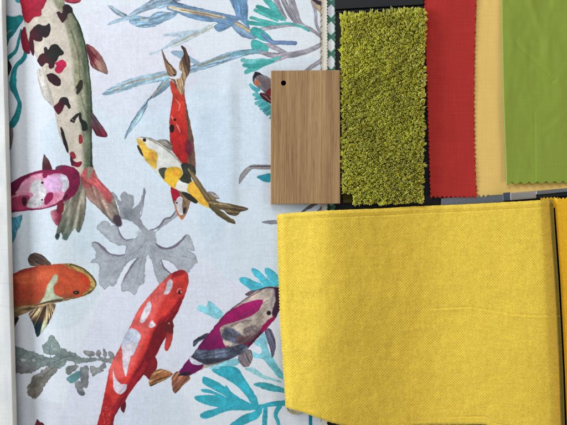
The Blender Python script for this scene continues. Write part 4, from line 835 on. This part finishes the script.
# ---- 9. lime shag carpet sample
def carpet():
    root = tag(empty('carpet_sample', P(381, 108, 0)), 'lime green shag carpet sample with thick glossy pile', 'carpet sample')
    bm = bmesh.new()
    o = [(342.3, 17), (423.4, 11), (420.8, 201.5), (343.2, 202.8)]
    lo = [bm.verts.new(P(x, y, .1)) for x, y in o]; hi = [bm.verts.new(P(x, y, 2.4)) for x, y in o]
    bm.faces.new(hi); bm.faces.new(lo[::-1])
    for i in range(4): bm.faces.new((lo[i], lo[(i+1) % 4], hi[(i+1) % 4], hi[i]))
    bm_obj('backing', bm, weave_mat('carpet_backing', (104, 92, 46), pitch=2, depth=.3, var=.3), root)
    R = np.random.RandomState(8)
    pts = []
    pit = 1.9
    for j in range(int(190/pit)+1):
        for i in range(int(81/pit)+1):
            a = min(1, (i+.5)/(81/pit)); b = min(1, (j+.5)/(190/pit))
            x = (o[0][0]*(1-a)+o[1][0]*a)*(1-b)+(o[3][0]*(1-a)+o[2][0]*a)*b
            y = (o[0][1]*(1-a)+o[1][1]*a)*(1-b)+(o[3][1]*(1-a)+o[2][1]*a)*b
            if x < 352 and y > 194: continue
            pts.append((x+R.uniform(-.7, .7), y+R.uniform(-.7, .7), a, b))
    pts = np.array(pts); n = len(pts); K = 6
    px = np.repeat(pts[:, 0], K); py = np.repeat(pts[:, 1], K); pa = np.repeat(pts[:, 2], K); pb = np.repeat(pts[:, 3], K)
    N = n*K
    th = np.tile(np.arange(K)*2*math.pi/K, n)+np.repeat(R.rand(n)*6.28, K)+R.randn(N)*.3
    # lean of the whole tuft: random swirl + splay at the borders
    lx_ = fbm(px/5, py/5, 201, 3)*4.5+np.repeat(R.randn(n)*.5, K); ly_ = fbm(px/5, py/4, 202, 3)*4.5-1.8*(1-pb)+np.repeat(R.randn(n)*.5, K)
    eL = np.exp(-pa*81/3.2); eR = np.exp(-(1-pa)*81/3.2); eT = np.exp(-pb*190/3.4); eB = np.exp(-(1-pb)*190/3.2)
    lx_ += (eR*2.8-eL*2.6); ly_ += (eB*1.2-eT*3.4)
    H = 8.2+fbm(px/6, py/5, 203, 3)*5.0+np.repeat(R.randn(n)*.8, K)+R.randn(N)*1.1-1.8*(eL+eR+eT+eB)
    spread = .4+np.abs(R.randn(N))*.7
    S_ = 8; t = np.linspace(0, 1, S_)[None]
    cx_ = px[:, None]+lx_[:, None]*t**1.6+np.cos(th+0)[:, None]*(.28+spread[:, None]*t**2.2)+ (np.cos(th[:, None]+t*9.)*.3)
    cy2 = py[:, None]+ly_[:, None]*t**1.6+np.sin(th+0)[:, None]*(.28+spread[:, None]*t**2.2)+ (np.sin(th[:, None]+t*9.)*.3)
    droop = np.clip(spread-.9, 0, 2)*1.3
    cz_ = 2.2+H[:, None]*(t-.12*droop[:, None]*t**3)
    rad = (.46+.16*R.rand(N))[:, None]*(1-.25*t)*np.sqrt(np.clip(1-(np.clip(t-.8, 0, 1)/.22)**2, .05, 1))
    C = np.stack([cx_, cy2, cz_], -1)                       # N,S,3
    D = np.gradient(C, axis=1); D /= np.linalg.norm(D, axis=-1, keepdims=True)
    up = np.zeros_like(D); up[..., 0] = np.cos(th)[:, None]; up[..., 1] = np.sin(th)[:, None]
    A_ = np.cross(D, up); A_ /= (np.linalg.norm(A_, axis=-1, keepdims=True)+1e-9); B_ = np.cross(D, A_)
    sides = 4; V = []
    for s in range(sides):
        q = 2*math.pi*s/sides; V.append(C+(A_*math.cos(q)+B_*math.sin(q))*rad[..., None])
    V = np.stack(V, 2)                                       # N,S,sides,3
    W = PA(V[..., 0], V[..., 1], V[..., 2]).reshape(-1, 3)
    idx = np.arange(N*S_*sides).reshape(N, S_, sides); F = []
    for s in range(sides):
        s2 = (s+1) % sides
        F.append(np.stack([idx[:, :-1, s], idx[:, :-1, s2], idx[:, 1:, s2], idx[:, 1:, s]], -1).reshape(-1, 4))
    F.append(idx[:, -1, :].reshape(-1, 4)); F = np.concatenate(F)
    pal = lin(np.array([(246, 242, 110), (240, 237, 96), (250, 247, 146), (240, 244, 112), (252, 250, 206), (222, 224, 88)]))
    c = pal[R.choice(6, N, p=[.3, .2, .2, .14, .08, .08])]*(.95+.2*R.rand(N))[:, None]
    c = c*(1+.3*fbm(px/5, py/5, 207, 2)+.35*fbm(px/22, py/22, 208, 2))[:, None]; c = np.clip(c, 0, .97)
    cc = np.repeat(c, S_*sides, 0)
    q = [(344.5, 19), (421, 14), (418.6, 199), (353, 200)]     # hidden lime slab added to brighten the gaps between tufts
    B = np.array([P(x, y, z) for z in (2.3, 6.4) for x, y in q], np.float32); ob = len(W)
    W = np.concatenate([W, B]); cc = np.concatenate([cc, np.tile(pal[1]*.9, (8, 1))])
    F = np.concatenate([F, np.array([(7, 6, 5, 4), (0, 1, 5, 4), (1, 2, 6, 5), (2, 3, 7, 6), (3, 0, 4, 7)])+ob])
    me = mesh_np('pile', W, F, cc)
    m, nt, b = newmat('lime_yarn'); at = nd(nt, 'ShaderNodeVertexColor'); at.layer_name = 'dye'; nt.links.new(at.outputs['Color'], b.inputs['Base Color'])
    b.inputs['Roughness'].default_value = .24; b.inputs['Specular IOR Level'].default_value = 1.0; b.inputs['Sheen Weight'].default_value = .4; b.inputs['Sheen Roughness'].default_value = .4; b.inputs['Sheen Tint'].default_value = (1, .98, .6, 1)
    tr = nt.nodes.new('ShaderNodeBsdfTranslucent'); mx = nt.nodes.new('ShaderNodeMixShader'); mx.inputs[0].default_value = .45
    nt.links.new(at.outputs['Color'], tr.inputs['Color']); out_ = nt.nodes['Material Output']
    nt.links.new(b.outputs[0], mx.inputs[1]); nt.links.new(tr.outputs[0], mx.inputs[2]); nt.links.new(mx.outputs[0], out_.inputs['Surface'])
    link('pile', me, m, root)
carpet()

# ---- light and camera
wd = bpy.data.worlds.new('World'); SC.world = wd; wd.use_nodes = True
bg = wd.node_tree.nodes['Background']; bg.inputs[0].default_value = (.80, .90, 1.0, 1); bg.inputs[1].default_value = .24
def lamp(name, loc, tgt, sx, sy, power, col):
    l = bpy.data.lights.new(name, 'AREA'); l.shape = 'RECTANGLE'; l.size = sx; l.size_y = sy; l.energy = power; l.color = col
    o = bpy.data.objects.new(name, l); COL.objects.link(o); o.location = loc
    o.rotation_euler = (Vector(tgt)-Vector(loc)).to_track_quat('-Z', 'Y').to_euler(); return o
lamp('window_light', (-.35, 1.15, .85), (0, 0, 0), 1.0, .6, 11.0, (1.0, .985, .96))
lamp('side_window_light', (-1.5, .25, .56), (.05, 0, 0), .7, .45, 27.0, (.93, .97, 1.0))
lamp('room_light', (1.2, -.35, .7), (.25, 0, 0), .5, .5, 5.5, (1.0, .78, .5))
cam = bpy.data.cameras.new('camera'); co = bpy.data.objects.new('camera', cam); COL.objects.link(co)
co.location = (0, 0, CAMH*.001); cam.sensor_width = 36; cam.lens = 36*CAMH/567.0; cam.clip_start = .01; cam.clip_end = 20
SC.camera = co
SC.view_settings.view_transform = 'Standard'; SC.view_settings.look = 'None'; SC.view_settings.gamma = 1; SC.view_settings.exposure = 0
